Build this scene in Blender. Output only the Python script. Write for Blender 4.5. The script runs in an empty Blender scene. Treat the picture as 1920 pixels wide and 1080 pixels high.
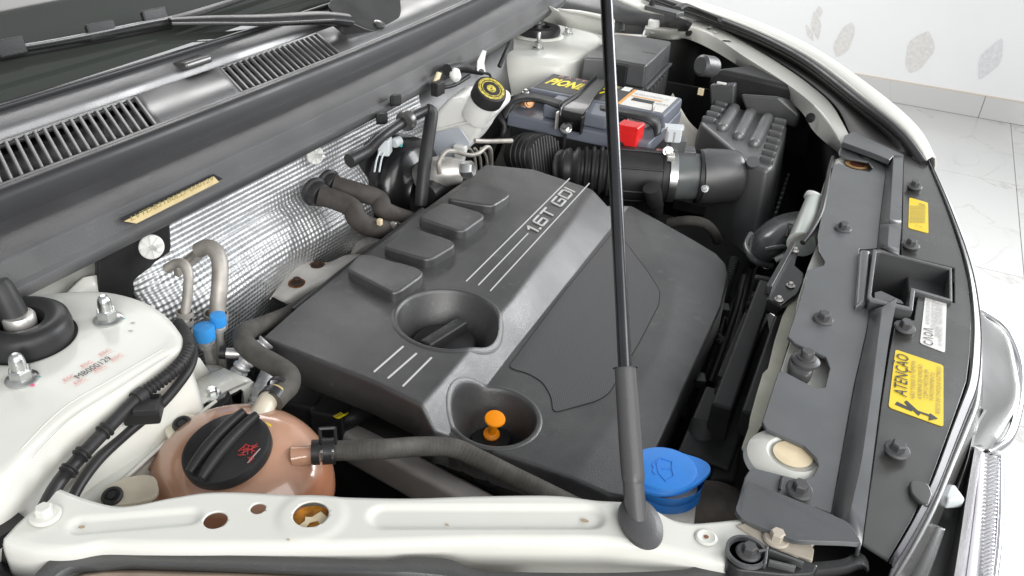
import bpy, bmesh, math, random
import numpy as np
from mathutils import Vector, Matrix, Euler
random.seed(7)
SC = bpy.context.scene
COL = SC.collection
R = math.radians

# ------------------------------------------------------------------ camera
FPX, PITCH, YAW, ROLL = 1590.0, R(31), R(24), R(3.5)
CAM = Vector((0, 0, 1.36))
FW = Vector((-math.sin(YAW)*math.cos(PITCH), math.cos(YAW)*math.cos(PITCH), -math.sin(PITCH)))
_rt = Vector((math.cos(YAW), math.sin(YAW), 0)); _up = _rt.cross(FW)
RT = _rt*math.cos(ROLL) + _up*math.sin(ROLL)
UP = -_rt*math.sin(ROLL) + _up*math.cos(ROLL)
cd = bpy.data.cameras.new('camera'); cam = bpy.data.objects.new('camera', cd); COL.objects.link(cam)
cd.sensor_width = 36; cd.lens = 36*FPX/1920; cd.clip_start = .02; cd.clip_end = 200
cam.matrix_world = Matrix((( RT.x, UP.x, -FW.x, CAM.x), (RT.y, UP.y, -FW.y, CAM.y), (RT.z, UP.z, -FW.z, CAM.z), (0,0,0,1)))
SC.camera = cam

# ------------------------------------------------------------------ world and lamps
W = bpy.data.worlds.new('World'); SC.world = W; W.use_nodes = True
bg = W.node_tree.nodes['Background']; bg.inputs[0].default_value = (.93,.96,1,1); bg.inputs[1].default_value = .58
def area(name, loc, target, size, power, col=(1,1,1), sy=None):
    l = bpy.data.lights.new(name, 'AREA'); l.energy = power; l.color = col; l.size = size
    if sy: l.shape = 'RECTANGLE'; l.size_y = sy
    o = bpy.data.objects.new(name, l); COL.objects.link(o); o.location = loc
    d = Vector(target)-Vector(loc); o.rotation_euler = d.to_track_quat('-Z','Y').to_euler()
    if sy: o.rotation_euler = (0, R(-30), 0)          # added long strip running across, turned towards the cowl it brightens
    return o
area('ceiling_lamp', (2.2, .2, 2.4), (-.2,.8,.9), 1.6, 36, (1,.985,.96))
area('ceiling_lamp', (2.2, -2.4, 2.5), (-.4,1.2,.8), 2.0, 150, (1,.985,.96))
area('cover_band_fill', (1.45, 3.1, 2.0), (-.3,.8,.9), 1.35, 84, (.97,.985,1))  # added, unseen: placed so the engine cover's sloping band catches its highlight
area('cowl_fill_strip', (-1.68, 2.5, 2.05), (-1.0,1.3,1.0), .8, 48, (1,.985,.97), sy=2.8)  # added, unseen: placed to reflect in the cowl panel and brighten it
SC.view_settings.view_transform = 'Standard'; SC.view_settings.look = 'None'
SC.view_settings.exposure = 0; SC.view_settings.gamma = 1

# ------------------------------------------------------------------ placing helpers (photo pixel + real height -> point)
def ray(px, py): return FW + RT*((px-960)/FPX) - UP*((py-540)/FPX)
def P(px, py, z):
    d = ray(px,py); return CAM + d*((z-CAM.z)/d.z)
def PX(px, py, x):
    d = ray(px,py); return CAM + d*((x-CAM.x)/d.x)
def PY(px, py, y):
    d = ray(px,py); return CAM + d*((y-CAM.y)/d.y)
def PL(px, py, a, b):                     # plane z = a + b*x
    d = ray(px,py); t = (a + b*CAM.x - CAM.z)/(d.z - b*d.x); return CAM + d*t
def D(px, py, k): return CAM + ray(px,py)*k
def Ps(l, z): return [P(a[0],a[1], a[2] if len(a) > 2 else z) for a in l]
def facing(px, py, ratio, ang):           # disc normal: foreshortening ratio, image angle of the tilt
    v = -ray(px,py).normalized(); s = math.sqrt(max(0,1-ratio*ratio))
    u = (RT*math.cos(ang)+UP*math.sin(ang)); u = (u - v*u.dot(v)).normalized()
    return (v*ratio + u*s).normalized()

# ------------------------------------------------------------------ materials
MATS = {}
def mat(name, col, rough=.5, metal=0, spec=.5, noise=0, nscale=30, bump=0, bscale=400, coat=0, trans=0, sss=0, sscol=None, ior=1.45, rvar=0, dirt=None):
    m = bpy.data.materials.new(name); m.use_nodes = True; nt = m.node_tree; b = nt.nodes['Principled BSDF']
    b.inputs['Base Color'].default_value = (*col,1); b.inputs['Roughness'].default_value = rough
    b.inputs['Metallic'].default_value = metal; b.inputs['Specular IOR Level'].default_value = spec
    b.inputs['IOR'].default_value = ior
    if coat: b.inputs['Coat Weight'].default_value = coat; b.inputs['Coat Roughness'].default_value = .06
    if trans: b.inputs['Transmission Weight'].default_value = trans
    if sss:
        b.inputs['Subsurface Weight'].default_value = sss; b.inputs['Subsurface Scale'].default_value = .02
        b.inputs['Subsurface Radius'].default_value = sscol or (1,.5,.3)
    L = nt.links.new; tc = nt.nodes.new('ShaderNodeTexCoord')
    def nz(scale, detail=4):
        n = nt.nodes.new('ShaderNodeTexNoise'); n.inputs['Scale'].default_value = scale; n.inputs['Detail'].default_value = detail
        L(tc.outputs['Object'], n.inputs['Vector']); return n
    if noise or dirt:
        n = nz(nscale, 6); rp = nt.nodes.new('ShaderNodeValToRGB'); L(n.outputs[0], rp.inputs[0])
        d = dirt or tuple(c*(1-noise) for c in col)
        rp.color_ramp.elements[0].position = .35; rp.color_ramp.elements[1].position = .68
        hi = tuple(min(1,c*(1+noise*.6)) for c in col)
        if dirt: rp.color_ramp.elements[0].color = (*col,1); rp.color_ramp.elements[1].color = (*dirt,1); rp.color_ramp.elements[0].position=.5; rp.color_ramp.elements[1].position=.8
        else: rp.color_ramp.elements[0].color = (*d,1); rp.color_ramp.elements[1].color = (*hi,1)
        L(rp.outputs[0], b.inputs['Base Color'])
    if rvar:
        n = nz(14, 7); mr = nt.nodes.new('ShaderNodeMapRange'); L(n.outputs[0], mr.inputs[0])
        mr.inputs[1].default_value=.3; mr.inputs[2].default_value=.7; mr.inputs[3].default_value = max(.02,rough-rvar); mr.inputs[4].default_value = min(1,rough+rvar)
        L(mr.outputs[0], b.inputs['Roughness'])
    if bump:
        n = nz(bscale, 2); bp = nt.nodes.new('ShaderNodeBump'); bp.inputs['Strength'].default_value = bump; bp.inputs['Distance'].default_value = .001
        L(n.outputs[0], bp.inputs['Height']); L(bp.outputs[0], b.inputs['Normal'])
    MATS[name] = m; return m
paint   = mat('white_paint', (.665,.668,.622), .34, spec=.35, coat=.12, noise=.04, nscale=9, rvar=.06)
def scuff(m, scale=55, amt=.35, lo=.66, hi=.74, col=(.30,.30,.29), stretch=(1,1,1)):
    nt = m.node_tree; b = nt.nodes['Principled BSDF']; L = nt.links.new
    tc = nt.nodes.new('ShaderNodeTexCoord'); mp = nt.nodes.new('ShaderNodeMapping'); mp.inputs['Scale'].default_value = stretch; L(tc.outputs['Object'], mp.inputs[0])
    n = nt.nodes.new('ShaderNodeTexNoise'); n.inputs['Scale'].default_value = scale; n.inputs['Detail'].default_value = 8; n.inputs['Roughness'].default_value = .7; L(mp.outputs[0], n.inputs['Vector'])
    r = nt.nodes.new('ShaderNodeMapRange'); r.inputs[1].default_value = lo; r.inputs[2].default_value = hi; r.inputs[4].default_value = amt; L(n.outputs[0], r.inputs[0])
    mx = nt.nodes.new('ShaderNodeMix'); mx.data_type = 'RGBA'; L(r.outputs[0], mx.inputs[0]); mx.inputs[7].default_value = (*col,1)
    lk = b.inputs['Base Color'].links
    if lk: L(lk[0].from_socket, mx.inputs[6])
    else: mx.inputs[6].default_value = b.inputs['Base Color'].default_value
    L(mx.outputs[2], b.inputs['Base Color'])
cowlm   = mat('cowl_plastic', (.044,.044,.046), .42, spec=1.0, ior=1.85, bump=.25, bscale=900, noise=.12, nscale=12, rvar=.08)
coverm  = mat('cover_plastic', (.034,.034,.035), .40, spec=.76, ior=1.6, bump=.35, bscale=1100, noise=.14, nscale=16, rvar=.09)
radm    = mat('shroud_plastic', (.085,.09,.095), .36, spec=.9, ior=1.6, bump=.1, bscale=900, noise=.12, nscale=18, rvar=.09)
glossm  = mat('gloss_dark_plastic', (.06,.06,.058), .26, spec=.8, ior=1.55, noise=.08, nscale=20, rvar=.05)
blackm  = mat('black_plastic', (.02,.02,.021), .42, bump=.2, bscale=700, noise=.2, nscale=25, rvar=.08)
darkm   = mat('deep_black', (.014,.014,.014), .6, noise=.3, nscale=30)
boxm    = mat('box_plastic', (.062,.063,.065), .42, spec=.8, ior=1.6, bump=.25, bscale=800, noise=.14, nscale=20, rvar=.08)
rubber  = mat('rubber', (.022,.022,.023), .5, noise=.25, nscale=40, rvar=.1)
hosem   = mat('aged_rubber', (.085,.08,.072), .68, noise=.25, nscale=60, bump=.3, bscale=500, spec=.3)
hosed   = mat('dusty_rubber', (.062,.055,.05), .7, noise=.25, nscale=60, bump=.3, bscale=500, spec=.3)
scuff(coverm, 26, .40, .60, .74, (.22,.22,.215)); scuff(coverm, 260, .5, .69, .75, (.42,.42,.42)); scuff(coverm, 9, .30, .45, .75, (.15,.15,.146))
scuff(radm, 40, .25, .64, .78); scuff(radm, 220, .4, .71, .76, (.45,.45,.45)); scuff(glossm, 240, .35, .71, .77, (.4,.4,.4)); scuff(cowlm, 30, .2, .62, .8); scuff(cowlm, 200, .4, .72, .77, (.4,.4,.4)); scuff(boxm, 60, .2, .62, .78)
scuff(paint, 7, .35, .5, .75, (.60,.575,.50)); scuff(paint, 90, .5, .72, .78, (.40,.36,.28)); scuff(blackm, 70, .12, .6, .8, (.16,.15,.14)); scuff(rubber, 90, .15, .6, .8, (.2,.19,.17))
sealm   = mat('seal_rubber', (.022,.022,.024), .42, rvar=.08)
steel   = mat('zinc_steel', (.62,.63,.62), .32, metal=1, noise=.15, nscale=60, rvar=.1)
alum    = mat('aluminium', (.66,.64,.61), .42, metal=.75, noise=.2, nscale=50, rvar=.12)
pipem   = mat('dusty_aluminium', (.43,.405,.37), .55, metal=.55, noise=.25, nscale=50, rvar=.1)
chrome  = mat('chrome', (.86,.86,.88), .06, metal=1)
rodm    = mat('rod_metal', (.085,.085,.09), .24, metal=1, noise=.1, nscale=40)
rodg    = mat('grip_plastic', (.07,.07,.072), .42, bump=.15, bscale=600, rvar=.05)
rust    = mat('rust', (.24,.10,.04), .8, noise=.5, nscale=120)
copper  = mat('copper_clamp', (.62,.33,.17), .4, metal=.8, noise=.35, nscale=90)
shieldm = mat('exhaust_shield', (.70,.68,.64), .55, metal=.15, noise=.12, nscale=30, bump=.4, bscale=60)
bluecap = mat('blue_cap', (.035,.27,.66), .45, bump=.1, bscale=500)
washm   = mat('washer_blue', (.04,.25,.76), .38, noise=.06, nscale=40)
orange  = mat('orange_plastic', (.95,.30,.005), .35)
yellow  = mat('yellow_label', (.80,.58,.02), .4, noise=.04, nscale=60)
yelprint= mat('yellow_print', (.85,.70,.02), .45)
whitel  = mat('white_label', (.75,.74,.71), .45, noise=.05, nscale=60)
ink     = mat('dark_ink', (.03,.03,.03), .5)
greyink = mat('grey_ink', (.28,.24,.1), .5)
lgreyink= mat('pale_ink', (.35,.35,.36), .5)
redink  = mat('red_ink', (.72,.25,.22), .5)
dkred   = mat('dark_red_ink', (.38,.04,.04), .5)
pinkm   = mat('pink_paint_dot', (.75,.08,.25), .5)
tealm   = mat('teal_paint_mark', (.05,.45,.45), .5)
silverl = mat('silver_print', (.58,.58,.57), .45, metal=.1)
redm    = mat('red_cover', (.72,.02,.02), .35, noise=.1, nscale=60)
greyb   = mat('battery_grey', (.15,.165,.2), .4, bump=.1, bscale=500, rvar=.06)
orangel = mat('orange_label', (.75,.36,.08), .45)
milky   = mat('milky_plastic', (.86,.86,.83), .35, sss=.5, sscol=(.6,.6,.6), noise=.05, nscale=14)
milkyl  = mat('milky_fluid', (.52,.56,.62), .3, sss=.3, sscol=(.4,.45,.5))
tankm   = mat('tank_plastic', (.53,.30,.20), .2, sss=.35, sscol=(1,.5,.3), coat=.6, noise=.13, nscale=14)
def fluid(m, level, low):
    nt = m.node_tree; b = nt.nodes['Principled BSDF']; L = nt.links.new; tc = nt.nodes.new('ShaderNodeTexCoord'); sp = nt.nodes.new('ShaderNodeSeparateXYZ'); L(tc.outputs['Object'], sp.inputs[0])
    r = nt.nodes.new('ShaderNodeMapRange'); r.inputs[1].default_value = level+.003; r.inputs[2].default_value = level-.001; L(sp.outputs[2], r.inputs[0])
    mx = nt.nodes.new('ShaderNodeMix'); mx.data_type = 'RGBA'; L(r.outputs[0], mx.inputs[0]); L(b.inputs['Base Color'].links[0].from_socket, mx.inputs[6]); mx.inputs[7].default_value = (*low,1); L(mx.outputs[2], b.inputs['Base Color'])
fluid(tankm, .876, (.43,.19,.105))
tankclr = mat('tank_clear_plastic', (.62,.56,.45), .35, sss=.3, noise=.12, nscale=25)
primer  = mat('wax_rust', (.42,.17,.02), .3, noise=.75, nscale=70)
cream   = mat('cream_sealer', (.74,.62,.42), .5, noise=.12, nscale=60)
connw   = mat('pale_connector', (.62,.66,.68), .45)
vinm    = mat('vin_plate', (.62,.50,.27), .4, noise=.12, nscale=60)
glass   = mat('windscreen_glass', (.035,.039,.035), .03, spec=.45)
beige   = mat('bare_primer', (.48,.43,.36), .5, noise=.15, nscale=40)
ductm   = mat('duct_plastic', (.12,.13,.13), .25, rvar=.08)
lensm   = mat('chrome_trim', (.60,.60,.62), .14, metal=1)
insertm = mat('mesh_insert', (.045,.046,.048), .45, spec=.8, ior=1.6)
def dot_bump(m, scale, strength, ang=0, obj=True, metal_dark=False):
    nt = m.node_tree; b = nt.nodes['Principled BSDF']; L = nt.links.new
    tc = nt.nodes.new('ShaderNodeTexCoord'); mp = nt.nodes.new('ShaderNodeMapping'); mp.inputs['Rotation'].default_value = (0,0,ang)
    mp.inputs['Scale'].default_value = (scale,)*3
    L(tc.outputs['UV' if not obj else 'Object'], mp.inputs[0])
    sx = nt.nodes.new('ShaderNodeSeparateXYZ'); L(mp.outputs[0], sx.inputs[0])
    def s(o):
        q = nt.nodes.new('ShaderNodeMath'); q.operation = 'SINE'; L(o, q.inputs[0]); return q.outputs[0]
    mu = nt.nodes.new('ShaderNodeMath'); mu.operation = 'MULTIPLY'; L(s(sx.outputs[0]), mu.inputs[0]); L(s(sx.outputs[1]), mu.inputs[1])
    bp = nt.nodes.new('ShaderNodeBump'); bp.inputs['Strength'].default_value = strength; bp.inputs['Distance'].default_value = .0015
    L(mu.outputs[0], bp.inputs['Height']); L(bp.outputs[0], b.inputs['Normal']); return mu
dot_bump(insertm, 2*math.pi/.0026, .16, .5)
foil = mat('foil', (.70,.71,.72), .54, metal=.88, noise=.15, nscale=18)
dot_bump(foil, 2*math.pi/.0084, .6, .78, obj=False)
def crinkle(m, scale, strength):
    nt = m.node_tree; b = nt.nodes['Principled BSDF']; L = nt.links.new; src = b.inputs['Normal'].links[0].from_socket
    tc = nt.nodes.new('ShaderNodeTexCoord'); n = nt.nodes.new('ShaderNodeTexNoise'); n.inputs['Scale'].default_value = scale; n.inputs['Detail'].default_value = 5; n.inputs['Distortion'].default_value = 1.2
    L(tc.outputs['Object'], n.inputs['Vector']); bp = nt.nodes.new('ShaderNodeBump'); bp.inputs['Strength'].default_value = strength; bp.inputs['Distance'].default_value = .012
    L(n.outputs[0], bp.inputs['Height']); L(src, bp.inputs['Normal']); L(bp.outputs[0], b.inputs['Normal'])
crinkle(foil, 17, .5)

# ------------------------------------------------------------------ mesh helpers
def finish(me, smooth=True, ang=38):
    if smooth:
        me.shade_smooth(); me.set_sharp_from_angle(angle=R(ang))
def link(name, me, m, parent=None, bevel=0, segs=2, bang=30, solid=0, wn=True):
    o = bpy.data.objects.new(name, me); COL.objects.link(o)
    if m: me.materials.append(m)
    if parent:
        o.parent = parent
        o.location = -Vector(parent.get('org', (0,0,0)))
    if solid:
        s = o.modifiers.new('thickness','SOLIDIFY'); s.thickness = abs(solid); s.offset = -1 if solid > 0 else 1
    if bevel:
        b = o.modifiers.new('bevel','BEVEL'); b.width = bevel; b.segments = segs; b.limit_method = 'ANGLE'; b.angle_limit = R(bang)
        if wn: w = o.modifiers.new('wn','WEIGHTED_NORMAL'); w.keep_sharp = True
    return o
def obj(name, verts, faces, m, parent=None, smooth=True, ang=38, fix=True, **k):
    me = bpy.data.meshes.new(name); me.from_pydata([tuple(v) for v in verts], [], faces)
    if fix:
        bm = bmesh.new(); bm.from_mesh(me); bmesh.ops.recalc_face_normals(bm, faces=bm.faces); bm.to_mesh(me); bm.free()
    finish(me, smooth, ang if not k.get('bevel') else 180)
    return link(name, me, m, parent, **k)
def tag(o, label, cat, group=None):
    o['label'] = label; o['category'] = cat
    if group: o['group'] = group
    return o
def thing(name, label, cat, loc, group=None):
    o = bpy.data.objects.new(name, None); COL.objects.link(o); o.location = loc; o['org'] = tuple(loc); o.empty_display_size = .03
    return tag(o, label, cat, group)
def struct(o): o['kind'] = 'structure'; return o
def chaikin(pts, n=2, closed=True):
    for _ in range(n):
        q = []; N = len(pts)
        rng = range(N) if closed else range(N-1)
        if not closed: q.append(pts[0])
        for i in rng:
            a, b = pts[i], pts[(i+1)%N]; q += [a*.75+b*.25, a*.25+b*.75]
        if not closed: q.append(pts[-1])
        pts = q
    return pts
def rounded(pts, r, n=4):
    out = []; N = len(pts)
    for i in range(N):
        p, a, b = pts[i], pts[i-1], pts[(i+1)%N]
        la, lb = (a-p).length, (b-p).length
        t = min(r, la*.45, lb*.45); p0 = p+(a-p).normalized()*t; p1 = p+(b-p).normalized()*t
        for k in range(n+1):
            s = k/n; out.append(p0*(1-s)**2 + p*2*s*(1-s) + p1*s*s)
    return out
def prism(name, top, dv, m, parent=None, bevel=.002, segs=2, bottom=None, **k):
    n = len(top); dv = Vector(dv) if not isinstance(dv,(int,float)) else Vector((0,0,-dv))
    bot = bottom or [p+dv for p in top]
    v = list(top)+list(bot)
    f = [list(range(n)), list(range(2*n-1, n-1, -1))] + [[i, n+i, n+(i+1)%n, (i+1)%n] for i in range(n)]
    return obj(name, v, f, m, parent, bevel=bevel, segs=segs, **k)
def resample(row, n):
    if len(row) == n: return row
    L = [0]
    for a, b in zip(row, row[1:]): L.append(L[-1]+(b-a).length)
    ts = np.linspace(0, L[-1], n); arr = np.array([tuple(p) for p in row])
    return [Vector((np.interp(t,L,arr[:,0]), np.interp(t,L,arr[:,1]), np.interp(t,L,arr[:,2]))) for t in ts]
def crom(pts, n):
    out = []
    for i in range(len(pts)-1):
        p0 = pts[max(0,i-1)]; p1 = pts[i]; p2 = pts[i+1]; p3 = pts[min(len(pts)-1,i+2)]
        for k in range(n):
            t = k/n; out.append(.5*((2*p1)+(p2-p0)*t+(2*p0-5*p1+4*p2-p3)*t*t+(3*p1-p0-3*p2+p3)*t**3))
    out.append(pts[-1]); return out
def loft(name, rows, m, parent=None, n=24, smoothrow=False, solid=.003, bevel=0, ang=38, uv=None, sub=0, **k):
    if smoothrow: rows = [crom(r, 6) for r in rows]
    rows = [resample(r, n) for r in rows]
    if sub:
        cols = [crom([r[j] for r in rows], sub) for j in range(n)]
        rows = [[c[i] for c in cols] for i in range(len(cols[0]))]
    v = [p for r in rows for p in r]
    f = [[i*n+j, i*n+j+1, (i+1)*n+j+1, (i+1)*n+j] for i in range(len(rows)-1) for j in range(n-1)]
    o = obj(name, v, f, m, parent, ang=ang, solid=solid, bevel=bevel, **k)
    if uv:
        me = o.data; ul = me.uv_layers.new(name='UVMap')
        S = [[0.0]*n for _ in rows]; T = [[0.0]*n for _ in rows]
        for i in range(len(rows)):
            for j in range(1,n): S[i][j] = S[i][j-1]+(rows[i][j]-rows[i][j-1]).length
        for i in range(1,len(rows)):
            for j in range(n): T[i][j] = T[i-1][j]+(rows[i][j]-rows[i-1][j]).length
        for lp in me.loops:
            i, j = divmod(lp.vertex_index, n); ul.data[lp.index].uv = (S[i][j], T[i][j])
    return o
def basis(axis, ref=None):
    a = Vector(axis).normalized(); r = Vector(ref) if ref else (Vector((1,0,0)) if abs(a.x) < .9 else Vector((0,1,0)))
    u = (r - a*r.dot(a)).normalized(); w = a.cross(u); return u, w, a
def lathe_geo(prof, o, axis=(0,0,1), segs=32, ref=None, cap0=True, cap1=True, sx=1, sy=1):
    u, w, a = basis(axis, ref); o = Vector(o); v = []; f = []
    for r, h in prof:
        for k in range(segs):
            t = 2*math.pi*k/segs; v.append(o + u*(r*sx*math.cos(t)) + w*(r*sy*math.sin(t)) + a*h)
    for i in range(len(prof)-1):
        for k in range(segs):
            f.append([i*segs+k, i*segs+(k+1)%segs, (i+1)*segs+(k+1)%segs, (i+1)*segs+k])
    if cap0: f.append(list(range(segs-1,-1,-1)))
    if cap1: f.append([(len(prof)-1)*segs+k for k in range(segs)])
    return v, f
def lathe(name, prof, o, m, parent=None, axis=(0,0,1), segs=32, ref=None, ang=40, cap0=True, cap1=True, sx=1, sy=1, **k):
    v, f = lathe_geo(prof, o, axis, segs, ref, cap0, cap1, sx, sy); return obj(name, v, f, m, parent, ang=ang, **k)
def tube_geo(pts, r, segs=14, sub=6, rib=None, caps=True, flat=1):
    p = crom([Vector(q) for q in pts], sub) if sub > 1 else [Vector(q) for q in pts]
    if rib:                                   # denser rings so that the ribs are geometry
        L = sum((b-a).length for a, b in zip(p, p[1:])); p = resample(p, max(8,int(L/rib[0]*4)))
    N = len(p); rr = [r]*N if isinstance(r,(int,float)) else list(np.interp(np.linspace(0,1,N), np.linspace(0,1,len(r)), r))
    tn = [(p[min(N-1,i+1)]-p[max(0,i-1)]).normalized() for i in range(N)]
    u = basis(tn[0])[0]; v = []; f = []; s = 0
    for i in range(N):
        if i: s += (p[i]-p[i-1]).length
        u = (u - tn[i]*u.dot(tn[i])).normalized(); w = tn[i].cross(u)
        q = rr[i] + (rib[1]*(1 if (i%4) < 2 else -1) if rib else 0)
        for k in range(segs):
            t = 2*math.pi*k/segs; v.append(p[i]+u*(q*math.cos(t))+w*(q*flat*math.sin(t)))
    for i in range(N-1):
        for k in range(segs): f.append([i*segs+k, i*segs+(k+1)%segs, (i+1)*segs+(k+1)%segs, (i+1)*segs+k])
    if caps: f += [list(range(segs-1,-1,-1)), [(N-1)*segs+k for k in range(segs)]]
    return v, f
def tube(name, pts, r, m, parent=None, segs=14, sub=6, rib=None, ang=50, flat=1, **k):
    v, f = tube_geo(pts, r, segs, sub, rib, True, flat); return obj(name, v, f, m, parent, ang=ang, **k)
def join(parts):
    V, F = [], []
    for v, f in parts:
        n = len(V); V += list(v); F += [[i+n for i in q] for q in f]
    return V, F
def boxg(c, ux, uy, uz):                   # box from centre and three half vectors
    c, ux, uy, uz = map(Vector, (c,ux,uy,uz))
    v = [c+ux*a+uy*b+uz*d for a in (-1,1) for b in (-1,1) for d in (-1,1)]
    return v, [[0,1,3,2],[4,6,7,5],[0,4,5,1],[2,3,7,6],[0,2,6,4],[1,5,7,3]]
def box(name, c, ux, uy, uz, m, parent=None, bevel=.002, **k):
    v, f = boxg(c,ux,uy,uz); return obj(name, v, f, m, parent, bevel=bevel, **k)
_mesh = {}
def bolt_mesh(kind, m):
    key = (kind, m.name)
    if key in _mesh: return _mesh[key]
    if kind == 'hex':
        parts = [lathe_geo([(.0095,0),(.0098,.0012),(.0085,.0024),(.0062,.0026)], (0,0,0), segs=28), lathe_geo([(.0056,.0024),(.0056,.0075),(.0046,.0086)], (0,0,0), segs=6)]
    elif kind == 'clip':
        parts = [lathe_geo([(.0105,0),(.0105,.002),(.008,.0035)], (0,0,0), segs=26), lathe_geo([(.006,.0033),(.006,.0065),(.005,.007)], (0,0,0), segs=6)]
    elif kind == 'acorn':
        parts = [lathe_geo([(.0125,0),(.0128,.0015),(.0105,.003)], (0,0,0), segs=28), lathe_geo([(.0092,.002),(.0092,.010),(.0078,.0115)], (0,0,0), segs=6),
                 lathe_geo([(.0062,.011),(.0062,.018),(.0058,.021),(.0045,.0242),(.002,.026)], (0,0,0), segs=20)]
    elif kind == 'star':
        parts = [lathe_geo([(.0115,0),(.0115,.002),(.0095,.0038),(.0072,.0030),(.0070,.0016)], (0,0,0), segs=28), lathe_geo([(.0055,.001),(.0050,.0042)], (0,0,0), segs=6)]
    elif kind == 'stud':
        parts = [lathe_geo([(.010,0),(.010,.003),(.0075,.004)], (0,0,0), segs=6), lathe_geo([(.0065,.003),(.0065,.012),(.0035,.013),(.0033,.026),(.002,.028)], (0,0,0), segs=14)]
    v, f = join(parts); me = bpy.data.meshes.new(kind+'_bolt'); me.from_pydata([tuple(q) for q in v], [], f); finish(me, True, 35); me.materials.append(m)
    _mesh[key] = me; return me
def bolt(pos, parent, m, kind='hex', n=(0,0,1), s=1, name='bolt', rot=0):
    o = bpy.data.objects.new(name, bolt_mesh(kind,m)); COL.objects.link(o)
    u, w, a = basis(n); M = Matrix((u,w,a)).transposed().to_4x4() @ Matrix.Rotation(rot,4,'Z') @ Matrix.Scale(s,4)
    org = Vector((0,0,0))
    if parent: o.parent = parent; org = Vector(parent.get('org',(0,0,0)))
    M.translation = Vector(pos)-org; o.matrix_basis = M; return o
def text(name, s, origin, u, v, height, m, parent, width=None, depth=.0002, lift=.0004, shear=0, spacing=1, align='LEFT', bold=0):
    c = bpy.data.curves.new(name, 'FONT'); c.body = s; c.size = 1; c.extrude = 0; c.resolution_u = 2; c.shear = shear; c.space_character = spacing; c.align_x = align; c.offset = bold
    t = bpy.data.objects.new(name, c); COL.objects.link(t); dg = bpy.context.evaluated_depsgraph_get(); dg.update()
    me = bpy.data.meshes.new_from_object(t.evaluated_get(dg)); bpy.data.objects.remove(t); bpy.data.curves.remove(c)
    co = np.array([q.co[:] for q in me.vertices]) if len(me.vertices) else np.zeros((1,3))
    w = co[:,0].max()-co[:,0].min(); x0 = co[:,0].min(); h = co[:,1].max()
    cap = .73
    u = Vector(u).normalized(); v = Vector(v); v = (v-u*v.dot(u)).normalized(); n = u.cross(v)
    sx = (width/w) if width else height/cap
    sy = height/cap
    for q in me.vertices:
        a, b = q.co.x-x0, q.co.y; q.co = Vector(origin)+u*(a*sx)+v*(b*sy)+n*lift
    return link(name, me, m, parent)
def text_px(name, s, p0, p1, height, m, parent, z=None, f=None, lift=.0005, **k):
    f = f or (lambda a,b: P(a,b,z)); a, b = f(*p0), f(*p1); u = b-a
    e = f(p0[0]+1, p0[1]), f(p0[0], p0[1]+1); n = (e[0]-a).cross(e[1]-a).normalized()
    if n.dot(CAM-a) < 0: n = -n
    v = n.cross(u).normalized()
    return text(name, s, a, u, v, height, m, parent, width=u.length, lift=lift, **k)

# ================================================================== ROOM
def floor_mat():
    m = mat('marble_floor', (.80,.80,.78), .16, coat=.2); nt = m.node_tree; b = nt.nodes['Principled BSDF']; L = nt.links.new
    tc = nt.nodes.new('ShaderNodeTexCoord')
    n1 = nt.nodes.new('ShaderNodeTexNoise'); n1.inputs['Scale'].default_value = 1.7; n1.inputs['Detail'].default_value = 7; n1.inputs['Distortion'].default_value = 1.1
    L(tc.outputs['Object'], n1.inputs[0])
    a = nt.nodes.new('ShaderNodeMath'); a.operation = 'SUBTRACT'; a.inputs[1].default_value = .5; L(n1.outputs[0], a.inputs[0])
    ab = nt.nodes.new('ShaderNodeMath'); ab.operation = 'ABSOLUTE'; L(a.outputs[0], ab.inputs[0])
    rp = nt.nodes.new('ShaderNodeValToRGB'); L(ab.outputs[0], rp.inputs[0]); e = rp.color_ramp.elements
    e[0].position = 0; e[0].color = (.40,.39,.37,1); e[1].position = .012; e[1].color = (.53,.53,.52,1)
    n2 = nt.nodes.new('ShaderNodeTexNoise'); n2.inputs['Scale'].default_value = 1.1; n2.inputs['Detail'].default_value = 3; L(tc.outputs['Object'], n2.inputs[0])
    r2 = nt.nodes.new('ShaderNodeValToRGB'); L(n2.outputs[0], r2.inputs[0]); r2.color_ramp.elements[0].position = .38; r2.color_ramp.elements[1].position = .56
    mx = nt.nodes.new('ShaderNodeMix'); mx.data_type = 'RGBA'; L(r2.outputs[0], mx.inputs[0]); mx.inputs[6].default_value = (.53,.53,.52,1); L(rp.outputs[0], mx.inputs[7])
    L(mx.outputs[2], b.inputs['Base Color']); return m
marble = floor_mat(); scuff(marble, 3, .25, .5, .8, (.52,.515,.50)); groutm = mat('grout', (.55,.53,.5), .7); wallm = mat('wall_paint', (.77,.78,.78), .55, noise=.015, nscale=3)
base = thing('floor', 'x', 'x', (0,0,0)); del base['label']; del base['category']; base['kind'] = 'structure'
gr = obj('grout_bed', [(-7,-5,-.004),(6,-5,-.004),(6,4.83,-.004),(-7,4.83,-.004)], [[0,1,2,3]], groutm, base)
tile_me = None; TS = .9
for i in range(-4, 6):
    for j in range(-4, 6):
        x0, y0 = -.35+i*TS, 4.82-(j+1)*TS
        if y0 < -2: continue
        if tile_me is None:
            v, f = boxg((TS/2,TS/2,-.006), (TS/2-.0016,0,0), (0,TS/2-.0016,0), (0,0,.006))
            tile_me = bpy.data.meshes.new('floor_tile'); tile_me.from_pydata([tuple(q) for q in v],[],f); tile_me.materials.append(marble)
        o = bpy.data.objects.new('floor_tile', tile_me); COL.objects.link(o); o.parent = base; o.location = (x0,y0,0)
wl = struct(obj('wall', *boxg((-.5,4.89,1.6), (7,0,0), (0,.07,0), (0,0,1.7)), wallm))
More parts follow.
